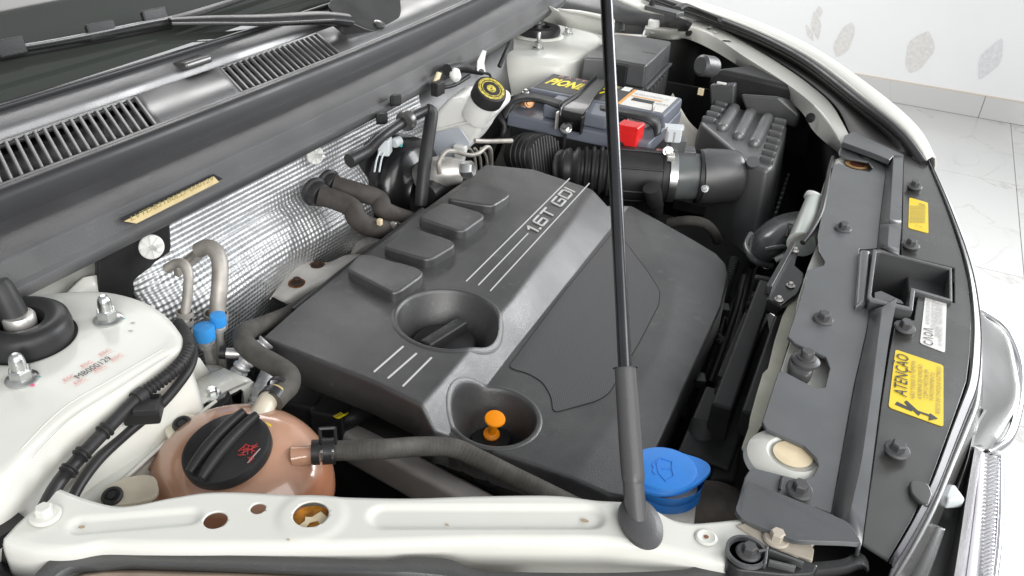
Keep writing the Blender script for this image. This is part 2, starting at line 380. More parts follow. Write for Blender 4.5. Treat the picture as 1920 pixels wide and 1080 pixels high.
for k in range(5):
    x0 = -3.2+k*1.2
    sk = obj('skirting_tile', *boxg((x0+.6,4.8125,.0555), (.5988,0,0), (0,.0075,0), (0,0,.0545)), marble, wl, bevel=.0015)
joint = obj('skirting_joint', *boxg((-.2,4.816,.1125), (3,0,0), (0,.004,0), (0,0,.0022)), mat('sealant', (.62,.54,.45), .6), wl)
leafm = [mat('leaf_print_beige', (.66,.645,.62), .6, noise=.10, nscale=60), mat('leaf_print_grey', (.65,.66,.675), .6, noise=.10, nscale=60)]
def leaf(px, py, h, w, tilt, m, half=False):
    c = PY(px,py,4.8185); v = []; N = 14
    ax = Vector((math.sin(tilt),0,math.cos(tilt))); sx = Vector((ax.z,0,-ax.x))
    for s in (1,-1):
        for k in range(N+1) if s == 1 else range(N-1,0,-1):
            t = k/N; wd = w*.5*math.sin(math.pi*t)**.75*(1+.12*math.sin(9*t+px))*s
            if half and s < 0: wd *= -.25
            v.append(c + ax*(h*(t-.5)) + sx*wd)
    obj('painted_leaf', v, [list(range(len(v)))], m, wl)
leaf(1723,98,.22,.125,.12,leafm[0]); leaf(1857,111,.215,.085,.17,leafm[1]); leaf(1583,75,.19,.085,.18,leafm[0], )
leaf(1530,48,.15,.045,-.35,leafm[0]); leaf(1518,62,.10,.025,-.6,leafm[0]); leaf(1536,22,.06,.03,-.3,leafm[0])

# ================================================================== CAR BODY (white painted sheet metal)
body = thing('car_body', 'white painted car body round the open engine bay, with strut towers, rails and front wing', 'car', (-.3,1.0,0))
# --- near rail along the bottom of the picture
top_in  = [(110,911),(122,915),(160,930),(215,944),(260,942),(330,928),(420,918),(600,926),(760,930),(900,926),(1040,925),(1120,934),(1180,938),(1225,950),(1262,970),(1300,977),(1345,974),(1420,968),(1470,985),(1530,1010)]
top_cr  = [(3,1010),(20,1018),(70,1030),(130,1030),(190,1020),(260,1021),(340,1022),(420,1022),(600,1021),(760,1016),(900,1012),(1040,1012),(1120,1013),(1180,1020),(1230,1027),(1275,1036),(1300,1042),(1345,1052),(1400,1062),(1470,1072),(1530,1070)]
def zr(px): return .93
r_in = [P(a,b,.93) for a,b in top_in]; r_cr = [P(a,b,.93) for a,b in top_cr]
up = Vector((0,0,1))
def lerp(A,B,t): return [a*(1-t)+b*t for a,b in zip(A,B)]
rows = [[p+Vector((0,.003,-.014)) for p in r_in], [p+Vector((0,.0015,-.006)) for p in r_in], [p+Vector((0,-.0015,-.0012)) for p in r_in], [p+Vector((0,-.005,0)) for p in r_in]]
for t in (.25,.5,.75): rows.append(lerp(r_in, r_cr, t))
rows += [[p+Vector((0,.005,0)) for p in r_cr], [p+Vector((0,.0012,-.0012)) for p in r_cr], [p+Vector((0,-.0006,-.005)) for p in r_cr], [p+Vector((0,-.0012,-.010)) for p in r_cr], [p+Vector((0,-.0014,-.014)) for p in r_cr], [p+Vector((0,-.0016,-.036)) for p in r_cr]]
NR = 220
rows = [resample(crom(r,6), NR) for r in rows]
# pressed swages on the top face: relief evaluated in plan
sw1 = [P(720,968,.93), P(1105,968,.93)]; sw2 = [P(150,985,.93), P(355,968,.93)]
def relief(p):
    d = 0
    for (a,b), wd, dep in ((sw1,.0125,-.0028),(sw2,.0095,-.0022)):
        ab = b-a; t = max(0,min(1,((p-a).dot(ab))/ab.length_squared)); q = (Vector((p.x,p.y,0))-Vector(((a+ab*t).x,(a+ab*t).y,0))).length
        s = max(0,min(1,(wd-q)/.006)); d += dep*s*s*(3-2*s)
    q = math.hypot(*(p-P(585,967,.93)).xy); s = max(0,min(1,(.026-q)/.008)); d += .0012*s*s*(3-2*s)
    return d
fine = []
for i in range(len(rows)):
    fine.append(rows[i])
    if 3 <= i < 7:
        for k in range(1,9): fine.append(lerp(rows[i], rows[i+1], k/9))
rows = [[p+up*relief(p) if .925 < p.z < .9301 else p for p in r] for r in fine]
rail = loft('front_rail', rows, paint, body, n=NR, solid=.0016, ang=60)
def boolcut(o, cutters):
    for c in cutters:
        b = o.modifiers.new('hole','BOOLEAN'); b.operation = 'DIFFERENCE'; b.object = c; b.solver = 'EXACT'
    bpy.context.view_layer.update(); dg = bpy.context.evaluated_depsgraph_get()
    me = bpy.data.meshes.new_from_object(o.evaluated_get(dg)); old = o.data
    for md in list(o.modifiers): o.modifiers.remove(md)
    o.data = me; me.name = old.name
    for c in cutters: bpy.data.objects.remove(c)
cut = []
for px,py,r in ((404,975,.0078),(484,953,.0052),(583,966,.0118)):
    c = P(px,py,.93); cut.append(lathe('cutter', [(r,-.02),(r,.02)], c, None, segs=40))
boolcut(rail, cut)
c = P(583,966,.93)
wx = lathe('wax_patch', [(.0128,-.0052),(.0128,-.0042),(.011,-.0046),(.001,-.0046)], c, primer, body, segs=40)
pts = [(.001,.009),(.010,.006),(.009,-.002),(.0045,.001),(.001,-.003),(.0015,-.009),(-.004,-.0085),(-.003,-.003),(-.005,0),(-.001,.002)]
obj('sealer_flake', [c+Vector((a,b,-.0040)) for a,b in pts], [list(range(len(pts)))], cream, body)
bolt(P(86,968,.9312), body, paint, 'hex', s=1.0, name='rail_bolt', rot=.3)
# tab and inner ledge left of the rail
loft('wing_inner_lump', [Ps([(-260,760),(-150,740),(-60,740),(0,770),(40,820),(56,862)],.942), Ps([(-260,860),(-150,850),(-60,830),(-8,850),(30,880),(48,895)],.925), Ps([(-260,960),(-150,940),(-60,930),(0,925),(45,925),(70,925)],.9)], paint, body, n=20, smoothrow=True, sub=3, solid=.002)
# --- near strut tower
ZT = .95
tt = [(-420,700),(-260,560),(-60,540),(60,553),(130,545),(200,545),(262,560),(308,590),(334,626),(337,650),(311,662),(210,722),(120,780),(52,846),(0,900),(-260,1000)]
tw_top = rounded(Ps(tt, ZT), .02, 5); cen = sum(tw_top, Vector())/len(tw_top)
tw = [tw_top]
def ring(off, dz): return [p + (Vector((p.x-cen.x, p.y-cen.y, 0)).normalized()*off) + Vector((0,0,dz)) for p in tw_top]
rings = [[p+(cen-p)*.12 for p in tw_top], ring(-.004,0), ring(0,-.0012), ring(.003,-.004), ring(.0045,-.008), ring(.006,-.03), ring(.012,-.09), ring(.02,-.3)]
n = len(tw_top); v = [p for r in rings for p in r]; f = [list(range(n))]+[[i*n+k, i*n+(k+1)%n, (i+1)*n+(k+1)%n, (i+1)*n+k] for i in range(len(rings)-1) for k in range(n)]
tower = obj('strut_tower', v, f, paint, body, ang=50)
# apron between tower and tank
apr = [[(-40,960),(52,862),(130,790),(215,735),(311,676),(345,655)], [(20,960),(90,905),(170,812),(255,745),(345,690),(372,670)], [(60,985),(128,925),(215,830),(300,765),(365,715),(392,700)]]
loft('inner_wing_panel', [Ps(apr[0],.936), Ps(apr[1],.905), Ps(apr[2],.885)], paint, body, n=24, smoothrow=True, solid=.002)
loft('inner_wing_ledge', [Ps([(60,985),(128,925),(215,830),(300,765),(365,715),(420,690)],.8865), Ps([(150,1000),(190,945),(290,850),(372,765),(420,735),(470,712)],.880), Ps([(152,1002),(194,948),(294,853),(376,768),(424,738),(474,715)],.870),Ps([(260,1000),(330,950),(400,872),(444,806),(474,760),(494,732)],.855), Ps([(280,1060),(350,990),(420,905),(464,836),(490,790),(510,760)],.78)], paint, body, n=24, smoothrow=True, solid=.002)
# dark gap and front closing rail visible between tank and engine
def slabline(name, a, b, wdt, h, m, parent, **k):
    d = (b-a).normalized(); s = Vector((-d.y,d.x,0)).normalized()
    return box(name, (a+b)/2, d*((b-a).length/2), s*(wdt/2), Vector((0,0,h/2)), m, parent, **k)
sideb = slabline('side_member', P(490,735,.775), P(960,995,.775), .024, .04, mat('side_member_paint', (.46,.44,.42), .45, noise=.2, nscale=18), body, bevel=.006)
# stud holes, marks, stamp on near tower
for px,py in ((203,600),(42,712)): bolt(P(px,py,ZT+.0003), body, steel, 'acorn', s=.93, name='tower_nut', rot=.4)
def dab(px,py,z,w,h,m,ang=0,name='paint_mark'):
    c = P(px,py,z+.0006); u = Vector((math.cos(ang),math.sin(ang),0)); q = Vector((-u.y,u.x,0))
    obj(name, [c+u*(w*math.cos(t))+q*(h*math.sin(t)) for t in np.linspace(0,2*math.pi,14)[:-1]], [list(range(13))], m, body)
dab(217,603,ZT,.0014,.0010,pinkm); dab(229,597,ZT,.0028,.0009,tealm,.6); dab(61,722,ZT,.0017,.0014,pinkm); dab(75,706,ZT,.001,.0007,tealm)
dab(249,605,ZT,.0022,.0008,lgreyink,.5); dab(245,620,ZT,.0022,.0008,lgreyink,.5)
text_px('stamp_code', 'MB000129', (149,711), (211,673), .0068, ink, body, z=ZT+.0004)
for px,py in ((123,716),(156,690),(190,668),(143,722),(180,698),(212,677)):
    text_px('stamp_print', 'ESC', (px,py), (px+20,py-11), .0042, redink, body, z=ZT+.0004)
    text_px('stamp_print', '___', (px-4,py+4), (px+24,py-10), .004, redink, body, z=ZT+.0004)
# --- far strut tower
tf = [(930,90),(958,106),(1060,113),(1088,106),(1122,82),(1128,68),(1112,60),(1040,42),(985,38),(930,40)]
ft_top = rounded(Ps(tf, .932), .03, 5); cen2 = sum(ft_top,Vector())/len(ft_top)
def ring2(off, dz): return [p + (Vector((p.x-cen2.x,p.y-cen2.y,0)).normalized()*off)+Vector((0,0,dz)) for p in ft_top]
rings = [ring2(-.012,0), ring2(-.004,-.0015), ring2(.002,-.006), ring2(.006,-.014), ring2(.01,-.04), ring2(.02,-.14), ring2(.03,-.3)]
n = len(ft_top); v = [p for r in rings for p in r]; f = [list(range(n))]+[[i*n+k, i*n+(k+1)%n, (i+1)*n+(k+1)%n, (i+1)*n+k] for i in range(len(rings)-1) for k in range(n)]
obj('strut_tower', v, f, paint, body, ang=60)
loft('inner_wing_panel', [Ps([(1000,-5),(1049,20),(1090,27),(1140,38),(1152,46)],.985), Ps([(1005,38),(1050,46),(1090,54),(1135,66),(1152,72)],.955)], paint, body, n=14, solid=.003)
loft('inner_wing_flange', [Ps([(1045,17),(1090,23),(1140,33),(1153,40)],.99), Ps([(1049,21),(1090,28),(1140,39),(1152,46)],.987)], paint, body, n=10, solid=.004)
for px,py in ((1065,64),(1009,92)): bolt(P(px,py,.932), body, steel, 'stud', s=1.1, name='tower_stud')
# far wheel-arch inner panel, seen curving behind the fuse box
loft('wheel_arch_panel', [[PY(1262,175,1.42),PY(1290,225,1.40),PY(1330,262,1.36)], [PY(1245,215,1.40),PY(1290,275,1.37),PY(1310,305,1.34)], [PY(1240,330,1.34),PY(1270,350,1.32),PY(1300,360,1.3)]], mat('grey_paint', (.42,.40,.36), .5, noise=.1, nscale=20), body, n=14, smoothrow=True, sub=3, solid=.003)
# --- far rail
fa = [(1212,42),(1258,45),(1295,38),(1322,40),(1395,78),(1478,128),(1530,166),(1562,197),(1592,250)]
fb = [(1209,52),(1255,56),(1292,50),(1328,60),(1395,104),(1470,152),(1520,190),(1552,225),(1580,272)]
fc = [(1211,68),(1248,74),(1284,72),(1338,95),(1414,143),(1464,178),(1503,210),(1527,248),(1573,288)]
A, B, C_ = Ps(fa,.935), Ps(fb,.934), Ps(fc,.905)
far = loft('front_rail', [[p+Vector((.004,.004,-.03)) for p in A],[p+Vector((0,.001,-.002)) for p in A],lerp(A,B,.12),lerp(A,B,.5),lerp(A,B,.85),[p+Vector((0,0,-.0012)) for p in B],[p*.92+q*.08+Vector((0,-.001,-.002)) for p,q in zip(B,C_)],lerp(B,C_,.5),C_,[p+Vector((.01,.02,-.004)) for p in C_]], paint, body, n=70, smoothrow=True, solid=.0015, ang=65)
cut = [lathe('cutter', [(r,-.0035),(r,.004)], P(px,py,.9345), None, segs=24, sx=1.3) for px,py,r in ((1329,52,.0042),(1341,61,.0025),(1363,76,.0075))]
boolcut(far, cut)
obj('rail_backing', [P(1322,48,.928),P(1385,80,.928),P(1375,90,.928),P(1318,58,.928)], [[0,1,2,3]], mat('far_hole_dark', (.10,.07,.06), .6), body)
for px,py in ((1292,61),(1520,221)):
    bolt(PY(px,py,P(px,py,.92).y-.004), body, blackm, 'clip', n=(-.35,-.85,.35), s=.75, name='rail_plug')
# --- far wing outer skin and gap
fin = [(1150,-40),(1285,8),(1360,34),(1440,67),(1520,110),(1613,180),(1693,243),(1738,300)]
I = Ps(fin,.965); I[-1] = P(1738,300,.94); I[-2] = P(1693,243,.955)
fsl = [I, [p+Vector((.003,.008,.004)) for p in I], [p+Vector((.015,.04,.004)) for p in I], [p+Vector((.028,.075,-.012)) for p in I], [p+Vector((.04,.11,-.05)) for p in I], [p+Vector((.05,.13,-.16)) for p in I], [p+Vector((.05,.13,-.4)) for p in I]]
for i,k in enumerate((0,.3,.42,.42,.4,.38,.38)):       # the skin narrows towards the nose
    if i: fsl[i][-1] = I[-1]+(fsl[i][-1]-I[-1])*k; fsl[i][-2] = I[-2]+(fsl[i][-2]-I[-2])*(.55+k*.4)
loft('outer_wing', fsl, paint, body, n=60, smoothrow=True, solid=.002, ang=70)

# gap seal between far wing and bay
gapm = mat('gutter_plastic', (.055,.052,.052), .5, noise=.15, nscale=20)
g1 = Ps([(1255,15),(1330,40),(1420,78),(1500,120),(1590,185),(1660,245),(1712,300)],.945)
gut = loft('wing_gutter', [Ps([(1150,-30),(1240,12),(1320,41),(1395,79),(1478,129),(1530,167),(1570,205),(1592,250),(1600,275)],.925), Ps([(1160,-25),(1270,20),(1350,50),(1440,92),(1520,140),(1590,195),(1640,235),(1680,275),(1700,300)],.93), [p+Vector((-.002,-.006,-.012)) for p in I]], gapm, None, n=50, smoothrow=True, solid=.003)
tag(gut, 'dark grey plastic gutter panel between the far white rail and the far wing', 'gutter panel')
seal2 = tube('wing_seal', [p+Vector((-.003,-.009,-.004)) for p in I], .0065, sealm, None, segs=12)
tag(seal2, 'thin black rubber seal running along the inner edge of the far wing', 'seal')

# ================================================================== COWL AND WINDSCREEN
YA, YB = .18, 1.66                          # across the car
def across(x, z, bow=.0, n=9, y0=YA, y1=YB):
    return [Vector((x - bow*((y-.75)/.8)**2*(1 if y > .75 else .3), y, z)) for y in np.linspace(y0,y1,n)]
BW = .042
cowl = thing('cowl_panel', 'dark grey plastic cowl below the windscreen, with two louvred air grilles', 'cowl panel', (-.68,.9,1.0))
prof = [(-.618,.9665),(-.6065,.968),(-.6035,.974),(-.6045,.980),(-.609,.983),(-.611,1.003),(-.614,1.0055),(-.655,1.0125),(-.660,1.013)]
loft('cowl_front', [across(x,z,BW) for x,z in prof], cowlm, cowl, n=40, solid=.0025, ang=40)
prof2 = [(-.690,1.013),(-.694,1.020)]
loft('cowl_step', [across(x,z,BW) for x,z in ((-.655,1.010),(-.688,1.010),(-.692,1.013),(-.697,1.0215),(-.7,1.0225))], cowlm, cowl, n=40, solid=.0025)
# grille deck, with two openings
GX0, GX1 = -.7, -.768                       # front and rear edge
def deckz(x): return 1.0225+(GX0-x)*.16
grl = [(.30,P(292,236,1.0225).y),(P(448,172,1.0225).y,P(622,98,1.0225).y)]
SK = .036                                    # the louvres and the ends of both grilles run askew
def sk(x): return SK*(GX0-x)/(GX0-GX1)
def deck(y0,y1,x0=GX0,x1=GX1,name='cowl_deck',e0=1,e1=1):
    return loft(name, [across(x, deckz(x), BW, y0=y0+e0*sk(x), y1=y1+e1*sk(x)) for x in (x0,(x0+x1)/2,x1)], cowlm, cowl, n=16, solid=.0025)
deck(YA,grl[0][0],e0=0); deck(grl[0][1],grl[1][0]); deck(grl[1][1],YB,e1=0)
slatm = mat('slat_lit_plastic', (.17,.17,.17), .45, noise=.15, nscale=60)  # paler than the cowl plastic: light on the slat tops put into the colour
for (a,b) in grl:
    deck(a,b,-.7,-.704); deck(a,b,-.764,-.768)
    g = loft('vent_grille', [across(x, deckz(x)-.012, BW, y0=a, y1=b+SK) for x in (-.700,-.775)], darkm, cowl, n=12, solid=.002)
    ns = int((b-a)/.0105)
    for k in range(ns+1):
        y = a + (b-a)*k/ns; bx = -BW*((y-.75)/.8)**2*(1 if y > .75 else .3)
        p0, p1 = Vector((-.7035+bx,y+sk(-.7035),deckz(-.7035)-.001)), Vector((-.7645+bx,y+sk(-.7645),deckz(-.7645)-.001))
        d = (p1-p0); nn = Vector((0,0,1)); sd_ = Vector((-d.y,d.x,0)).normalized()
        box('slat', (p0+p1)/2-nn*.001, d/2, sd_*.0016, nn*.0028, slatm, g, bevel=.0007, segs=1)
loft('cowl_well', [across(x,z,BW) for x,z in ((-.6985,1.012),(-.700,.998),(-.795,.998),(-.798,1.04))], darkm, cowl, n=40, solid=.002)
# ledge at the glass
loft('cowl_ledge', [across(x,z,BW) for x,z in ((-.767,1.0275),(-.775,1.028),(-.777,1.036),(-.781,1.041),(-.803,1.048),(-.806,1.046))], cowlm, cowl, n=40, solid=.0025)
pk = box('ledge_notch', PX(361,117,-.782), (.012,0,.002), (0,.022,0), (-.001,0,.0045), glossm, cowl, bevel=.003)
for px,py in ((495,288),(717,168),(922,62)):
    o = PX(px,py,-.6065-.02); bolt(P(px,py,.985), cowl, blackm, 'clip', n=(.35,0,.94), s=.9, name='cowl_clip')
for px,py in ((553,258),(740,158),(1000,22)):
    p = P(px,py,.985); lathe('cowl_hole', [(.0055,0),(.0055,.0008),(.0035,.0008),(.0035,-.001)], p+Vector((.001,0,0)), darkm, cowl, axis=(.75,0,.66), segs=20)
# identification plate in its slot
va, vb = P(232,416,.990), P(410,332,.990)
dv = (vb-va).normalized(); vn = Vector((.85,0,.52)); vw = dv.cross(vn).normalized()
if vw.z < 0: vw = -vw
xs = -.6088
def fl(px,py): return PX(px,py,xs+.0016)
def flq(l, off): return [PX(a,b,xs+off) for a,b in l]
obj('plate_slot', flq([(226,411),(250,417),(418,335),(400,326)],.0008), [[0,1,2,3]], sealm, cowl)
vp = prism('identification_plate', flq([(233,415),(256,419),(411,341),(401,331)],.0016), Vector((-.0006,0,0)), vinm, cowl, bevel=0)
text_px('plate_lettering', 'LVTDB21B0LD*000129', (246,414), (400,338), .0052, greyink, cowl, f=fl, lift=.0004)
# rubber hood seal
seal = tag(loft('hood_seal', [across(x,z,BW) for x,z in ((-.656,1.010),(-.657,1.030),(-.660,1.036),(-.6655,1.0385),(-.671,1.036),(-.674,1.030),(-.6755,1.032),(-.681,1.034),(-.687,1.031),(-.689,1.012))], sealm, None, n=40, solid=0, ang=80), 'long black rubber bonnet seal running the width of the cowl', 'seal')
# windscreen
ws = [[Vector((x-BW*((y-.75)/.8)**2*(1 if y>.75 else .3), y, z)) for y in np.linspace(.0,1.75,14)] for x,z in ((-.800,1.046),(-1.0,1.15),(-1.3,1.285),(-1.7,1.42))]
scr = tag(loft('windscreen', ws, glass, None, n=30, sub=3, solid=.005, ang=80), 'dark tinted windscreen glass above the cowl', 'windscreen')
gl = tube('glass_edge_strip', [p+Vector((0,0,.003)) for p in across(-.8025,1.048,BW)], .0035, sealm, scr)

# wiper
WA, WB = .63, -.52
def G(px,py,h=0): return PL(px,py,WA+h,WB)
wip = thing('wiper', 'black windscreen wiper with long blade lying on the dark glass', 'wiper', G(640,30))
tube('wiper_arm', [G(318,40,.022),G(400,38,.026),G(500,38,.03),G(600,34,.034),G(650,38,.03)], [.007,.0105,.0135,.0165,.017], blackm, wip, segs=10, flat=.55)
tube('arm_edge', [G(322,45,.027),G(400,44,.032),G(500,44,.038),G(628,38,.046)], .0018, glossm, wip, segs=8)
cv = prism('pivot_cover', rounded([G(612,12,.036),G(640,34,.036),G(690,56,.02),G(722,62,.015),G(748,48,.012),G(752,10,.012),G(745,-30,.02),G(640,-30,.04)],.012), .022, blackm, wip, bevel=.004)
lathe('pivot_cap', [(.009,0),(.009,.003),(.006,.0045)], G(711,47,.019), glossm, wip, axis=(.45,0,.9), segs=24)
tube('wiper_blade', [G(-60,108,.010),G(60,88,.012),G(160,70,.014),G(250,52,.014),G(330,36,.014),G(420,8,.012),G(520,-25,.01)], [.004,.007,.008,.009,.009,.007,.004], rubber, wip, segs=8, flat=.55)
tube('blade_spine', [G(-60,101,.017),G(60,84,.019),G(170,64,.021),G(275,42,.022),G(322,34,.022)], .0022, cowlm, wip, segs=8)
for px,py,w in ((20,90,26),(190,58,26),(290,32,22)):
    a,b = G(px-w,py+w*.2,.02), G(px+w,py-w*.2,.02)
    box('blade_bridge', (a+b)/2, (b-a)/2, Vector((-.002,.0,.009)), Vector((.003,0,.002)), blackm, wip, bevel=.002)
tube('blade_rubber', [G(-60,116,.004),G(60,97,.004),G(160,79,.004),G(260,60,.004),G(320,48,.004)], .004, darkm, wip, segs=8)

# ================================================================== FIREWALL LININGS
prof = [(-.650,1.0),(-.646,.945),(-.643,.918),(-.640,.906),(-.618,.892),(-.606,.872),(-.606,.84),(-.625,.76),(-.66,.60)]
ys = list(np.linspace(.505,1.06,70)); rows = []
for x,z in prof:
    rows.append([Vector((x + .006*math.sin(y*23+z*9)*max(0,min(1,(.93-z)/.05)) + (-.010*max(0,(.56-y)/.06) if z > .9 else -.045*max(0,min(1,(.56-y)/.08))), y, z - (.012*math.sin((y-.5)*7) if .86 < z < .92 else 0))) for y in ys])
fo = loft('heat_shield', rows, foil, None, n=70, uv=True, sub=4, solid=.003, ang=80)
tag(fo, 'dimpled silver foil heat shield lining the bulkhead behind the engine', 'heat shield')
def retainer(px,py,x,parent,r=.0125,pin=.022):
    c = PX(px,py,x); ax = Vector((.86,-.38,.25)).normalized(); u,w,a = basis(ax,(0,0,1))
    g = [lathe_geo([(r,-.0005),(r,.0008),(r*.95,.0014)], c, ax, 32)]
    for k in range(8):
        t = 2*math.pi*k/8; d = u*math.cos(t)+w*math.sin(t)
        g.append(boxg(c+d*r*.55+a*.0018, d*r*.36, a.cross(d)*.0008, a*.0009))
    g.append(lathe_geo([(.0026,0),(.0022,pin),(.001,pin+.001)], c, ax, 14))
    v,f = join(g); return obj('retainer_clip', v, f, milky, parent, ang=40)
pad = prism('insulation_pad', [PX(184,440,-.645),PX(184,556,-.645),PX(205,585,-.645),PX(330,585,-.640),PX(318,395,-.640),PX(250,395,-.645)], Vector((-.012,.006,0)), blackm, None, bevel=.003)
tag(pad, 'flat black insulation pad under the cowl left of the silver foil', 'insulation pad')
retainer(284,463,-.632,pad); retainer(591,291,-.634,fo,.0115)
# white bulkhead behind near tower
loft('bulkhead_panel', [[PX(-260,700,-.68),PX(0,560,-.68),PX(130,490,-.68),PX(215,440,-.68)],[PX(-260,560,-.66),PX(0,640,-.66),PX(130,590,-.66),PX(225,560,-.66)]], paint, body, n=8, solid=.003)
loft('bulkhead_crease', [[PX(95,575,-.655),PX(150,520,-.655),PX(200,510,-.655)],[PX(95,600,-.65),PX(150,570,-.65),PX(205,556,-.65)]], paint, body, n=8, solid=.006)

# ================================================================== ENGINE AND ITS COVER
eng = thing('engine', 'dark engine block and gearbox in the shadow below the plastic cover', 'engine', (-.33,.8,.6))
box('block', (-.32,.78,.70), (.19,0,0), (0,.25,0), (0,0,.1), darkm, eng, bevel=.02)
box('gearbox', (-.33,1.14,.66), (.2,0,0), (0,.14,0), (0,0,.1), darkm, eng, bevel=.03)
lightblock_sheet = tag(prism('lightblock', [Vector((-.72,.3,.45)),Vector((.02,.3,.45)),Vector((.02,1.45,.45)),Vector((-.25,1.68,.45)),Vector((-.72,1.70,.45))], .01, darkm, None, bevel=0), 'black undertray added under the engine bay to keep light out', 'lightblock')  # unseen dark sheet, added to block light from below
baywall = thing('bay_lining', 'black inner lining round the lower engine bay', 'lining', (-.3,1,.6))
for nm,c,a,b in (('lining_panel',(-.3,.36,.6),(.4,0,0),(0,.004,0)),('lining_panel',(-.45,1.70,.62),(.25,0,0),(0,.004,0)),('lining_panel',(.015,.92,.60),(.004,0,0),(0,.46,0)),('lining_panel',(-.69,1.0,.66),(.004,0,0),(0,.8,0))):
    box(nm, c, a, b, (0,0,.22 if c[1]!=.36 else .2), darkm, baywall, bevel=0)

def ZP(x): return .888-.05*(x+.5)
def ZL(x): return .846-.06*(x+.2)
PA, PB = .888-.025, -.05
LA, LB = .846-.012, -.06
def UP_(px,py): return PL(px,py,PA,PB)
def UL(px,py): return PL(px,py,LA,LB)
cover = thing('engine_cover', 'large dark grey plastic engine cover with two round wells and silver badge lettering', 'engine cover', (-.32,.77,.85))
rear = [UP_(*q) for q in ((497,632),(560,577),(655,500),(725,448),(790,398),(880,333),(912,309))]
fare = [UP_(912,309),UP_(1000,318),UP_(1110,355),UP_(1140,368),UL(1182,386),UL(1240,408),UL(1300,432)]
fron = [UL(1300,432),UL(1346,452),UL(1364,470),UL(1367,492),UL(1352,560),UL(1300,675),UL(1240,805),UL(1196,893)]
near = [UP_(497,632),UP_(600,673),UP_(700,712),UP_(790,756),UP_(815,776),UL(843,813),UL(900,834),UL(1000,868),UL(1080,895),UL(1140,914),UL(1172,916),UL(1196,893)]
lineL = [UP_(1092,360),UP_(1068,403),UP_(955,560),UP_(845,690),UP_(782,760),UP_(670,880)]
lineR = [UL(1200,345),UL(1178,390),UL(1147,427),UL(960,660),UL(863,787),UL(841,814),UL(800,860)]
lineF = [UL(1175,350),UL(1193,417),UL(1245,495),UL(1264,530),UL(1260,565),UL(1237,660),UL(1160,767),UL(1077,897),UL(1050,930)]
def byy(l): q = sorted((p.y,p.x) for p in l); return np.array([a for a,_ in q]), np.array([b for _,b in q])
yL,xL = byy(lineL); yR,xR = byy(lineR); yF,xF = byy(lineF)
def field(X, Y):
    l = np.interp(Y,yL,xL); r = np.maximum(np.interp(Y,yR,xR), l+.004); fr = np.interp(Y,yF,xF)
    t = np.clip((X-l)/(r-l),0,1); s = np.where(t < .35, t*t/.35*.5*1.25, 0); s = np.clip((t-.12)/.88,0,1); s = np.where(t<.25, .148*(t/.25)**2, s)
    zp, zl = .888-.05*(X+.5), .846-.06*(X+.2)
    z = zp*(1-s)+zl*s
    q = X-fr; z = z - .16*np.maximum(0, (q+np.sqrt(q*q+.004**2))/2)
    return z
def fz(x,y): return float(field(np.array([x]),np.array([y]))[0])
NU, NV = 190, 260
def rs(l, n): return np.array([tuple(p) for p in resample(l, n)])[:, :2]
near_a, far_a = rs(near, NU), rs(fare+fron[1:4], NU)     # s: rear -> front
rear_a, fron_a = rs(rear, NV), rs(list(reversed(fron[3:])), NV)   # t: near -> far
S = np.linspace(0,1,NU)[None,:,None]; T = np.linspace(0,1,NV)[:,None,None]
XY = (1-T)*near_a[None]+T*far_a[None]+(1-S)*rear_a[:,None]+S*fron_a[:,None] - ((1-S)*(1-T)*near_a[0]+S*(1-T)*near_a[-1]+(1-S)*T*far_a[0]+S*T*far_a[-1])
Z = field(XY[...,0], XY[...,1])
# wells
w1c = UP_(840,597); w1r = ((UP_(930,597)-UP_(750,597)).length/2, (UP_(840,537)-UP_(840,657)).length/2)
w2c = PL(928,757,(PA+LA)/2+.002,-.055); w2r = (UL(1008,757)-UL(848,757)).length/2
W1R, W2R = (w1r[0]+w1r[1])/2, w2r
holes = [(w1c.x,w1c.y,W1R),(w2c.x,w2c.y,W2R)]
keep = np.ones((NV,NU),bool)
for cx,cy,r in holes: keep &= np.hypot(XY[...,0]-cx, XY[...,1]-cy) > r
for cx,cy,r in holes:                                     # snap the ring of vertices next to the hole onto it
    d = np.hypot(XY[...,0]-cx, XY[...,1]-cy); near_ = (d > r) & (d < r+.0026)
    k = np.where(near_, r/np.maximum(d,1e-6), 1); XY[...,0] = cx+(XY[...,0]-cx)*k; XY[...,1] = cy+(XY[...,1]-cy)*k
Z = field(XY[...,0], XY[...,1])
V = [ (XY[i,j,0],XY[i,j,1],Z[i,j]) for i in range(NV) for j in range(NU) ]
F = [[i*NU+j,i*NU+j+1,(i+1)*NU+j+1,(i+1)*NU+j] for i in range(NV-1) for j in range(NU-1) if keep[i,j] and keep[i+1,j] and keep[i,j+1] and keep[i+1,j+1]]
loop = [j for j in range(NU)]+[i*NU+NU-1 for i in range(1,NV)]+[(NV-1)*NU+j for j in range(NU-2,-1,-1)]+[i*NU for i in range(NV-2,0,-1)]
cx0,cy0 = XY[...,0].mean(), XY[...,1].mean(); prev = loop
NL = len(loop); lp = [Vector(V[k]) for k in loop]
nor = []
for k in range(NL):
    t = lp[(k+3)%NL]-lp[k-3]; q = Vector((t.y,-t.x,0)).normalized(); nor.append(q)
for off,dz in ((.0012,-.0005),(.0022,-.0018),(.0026,-.004),(.004,-.018),(.0045,-.036),(.003,-.038),(.0015,-.036)):
    st = len(V); V += [tuple(lp[k]+nor[k]*off+Vector((0,0,dz))) for k in range(NL)]; cur = list(range(st,st+NL))
    F += [[prev[k],prev[(k+1)%NL],cur[(k+1)%NL],cur[k]] for k in range(NL)]; prev = cur
shell = obj('cover_shell', V, F, coverm, cover, ang=50)
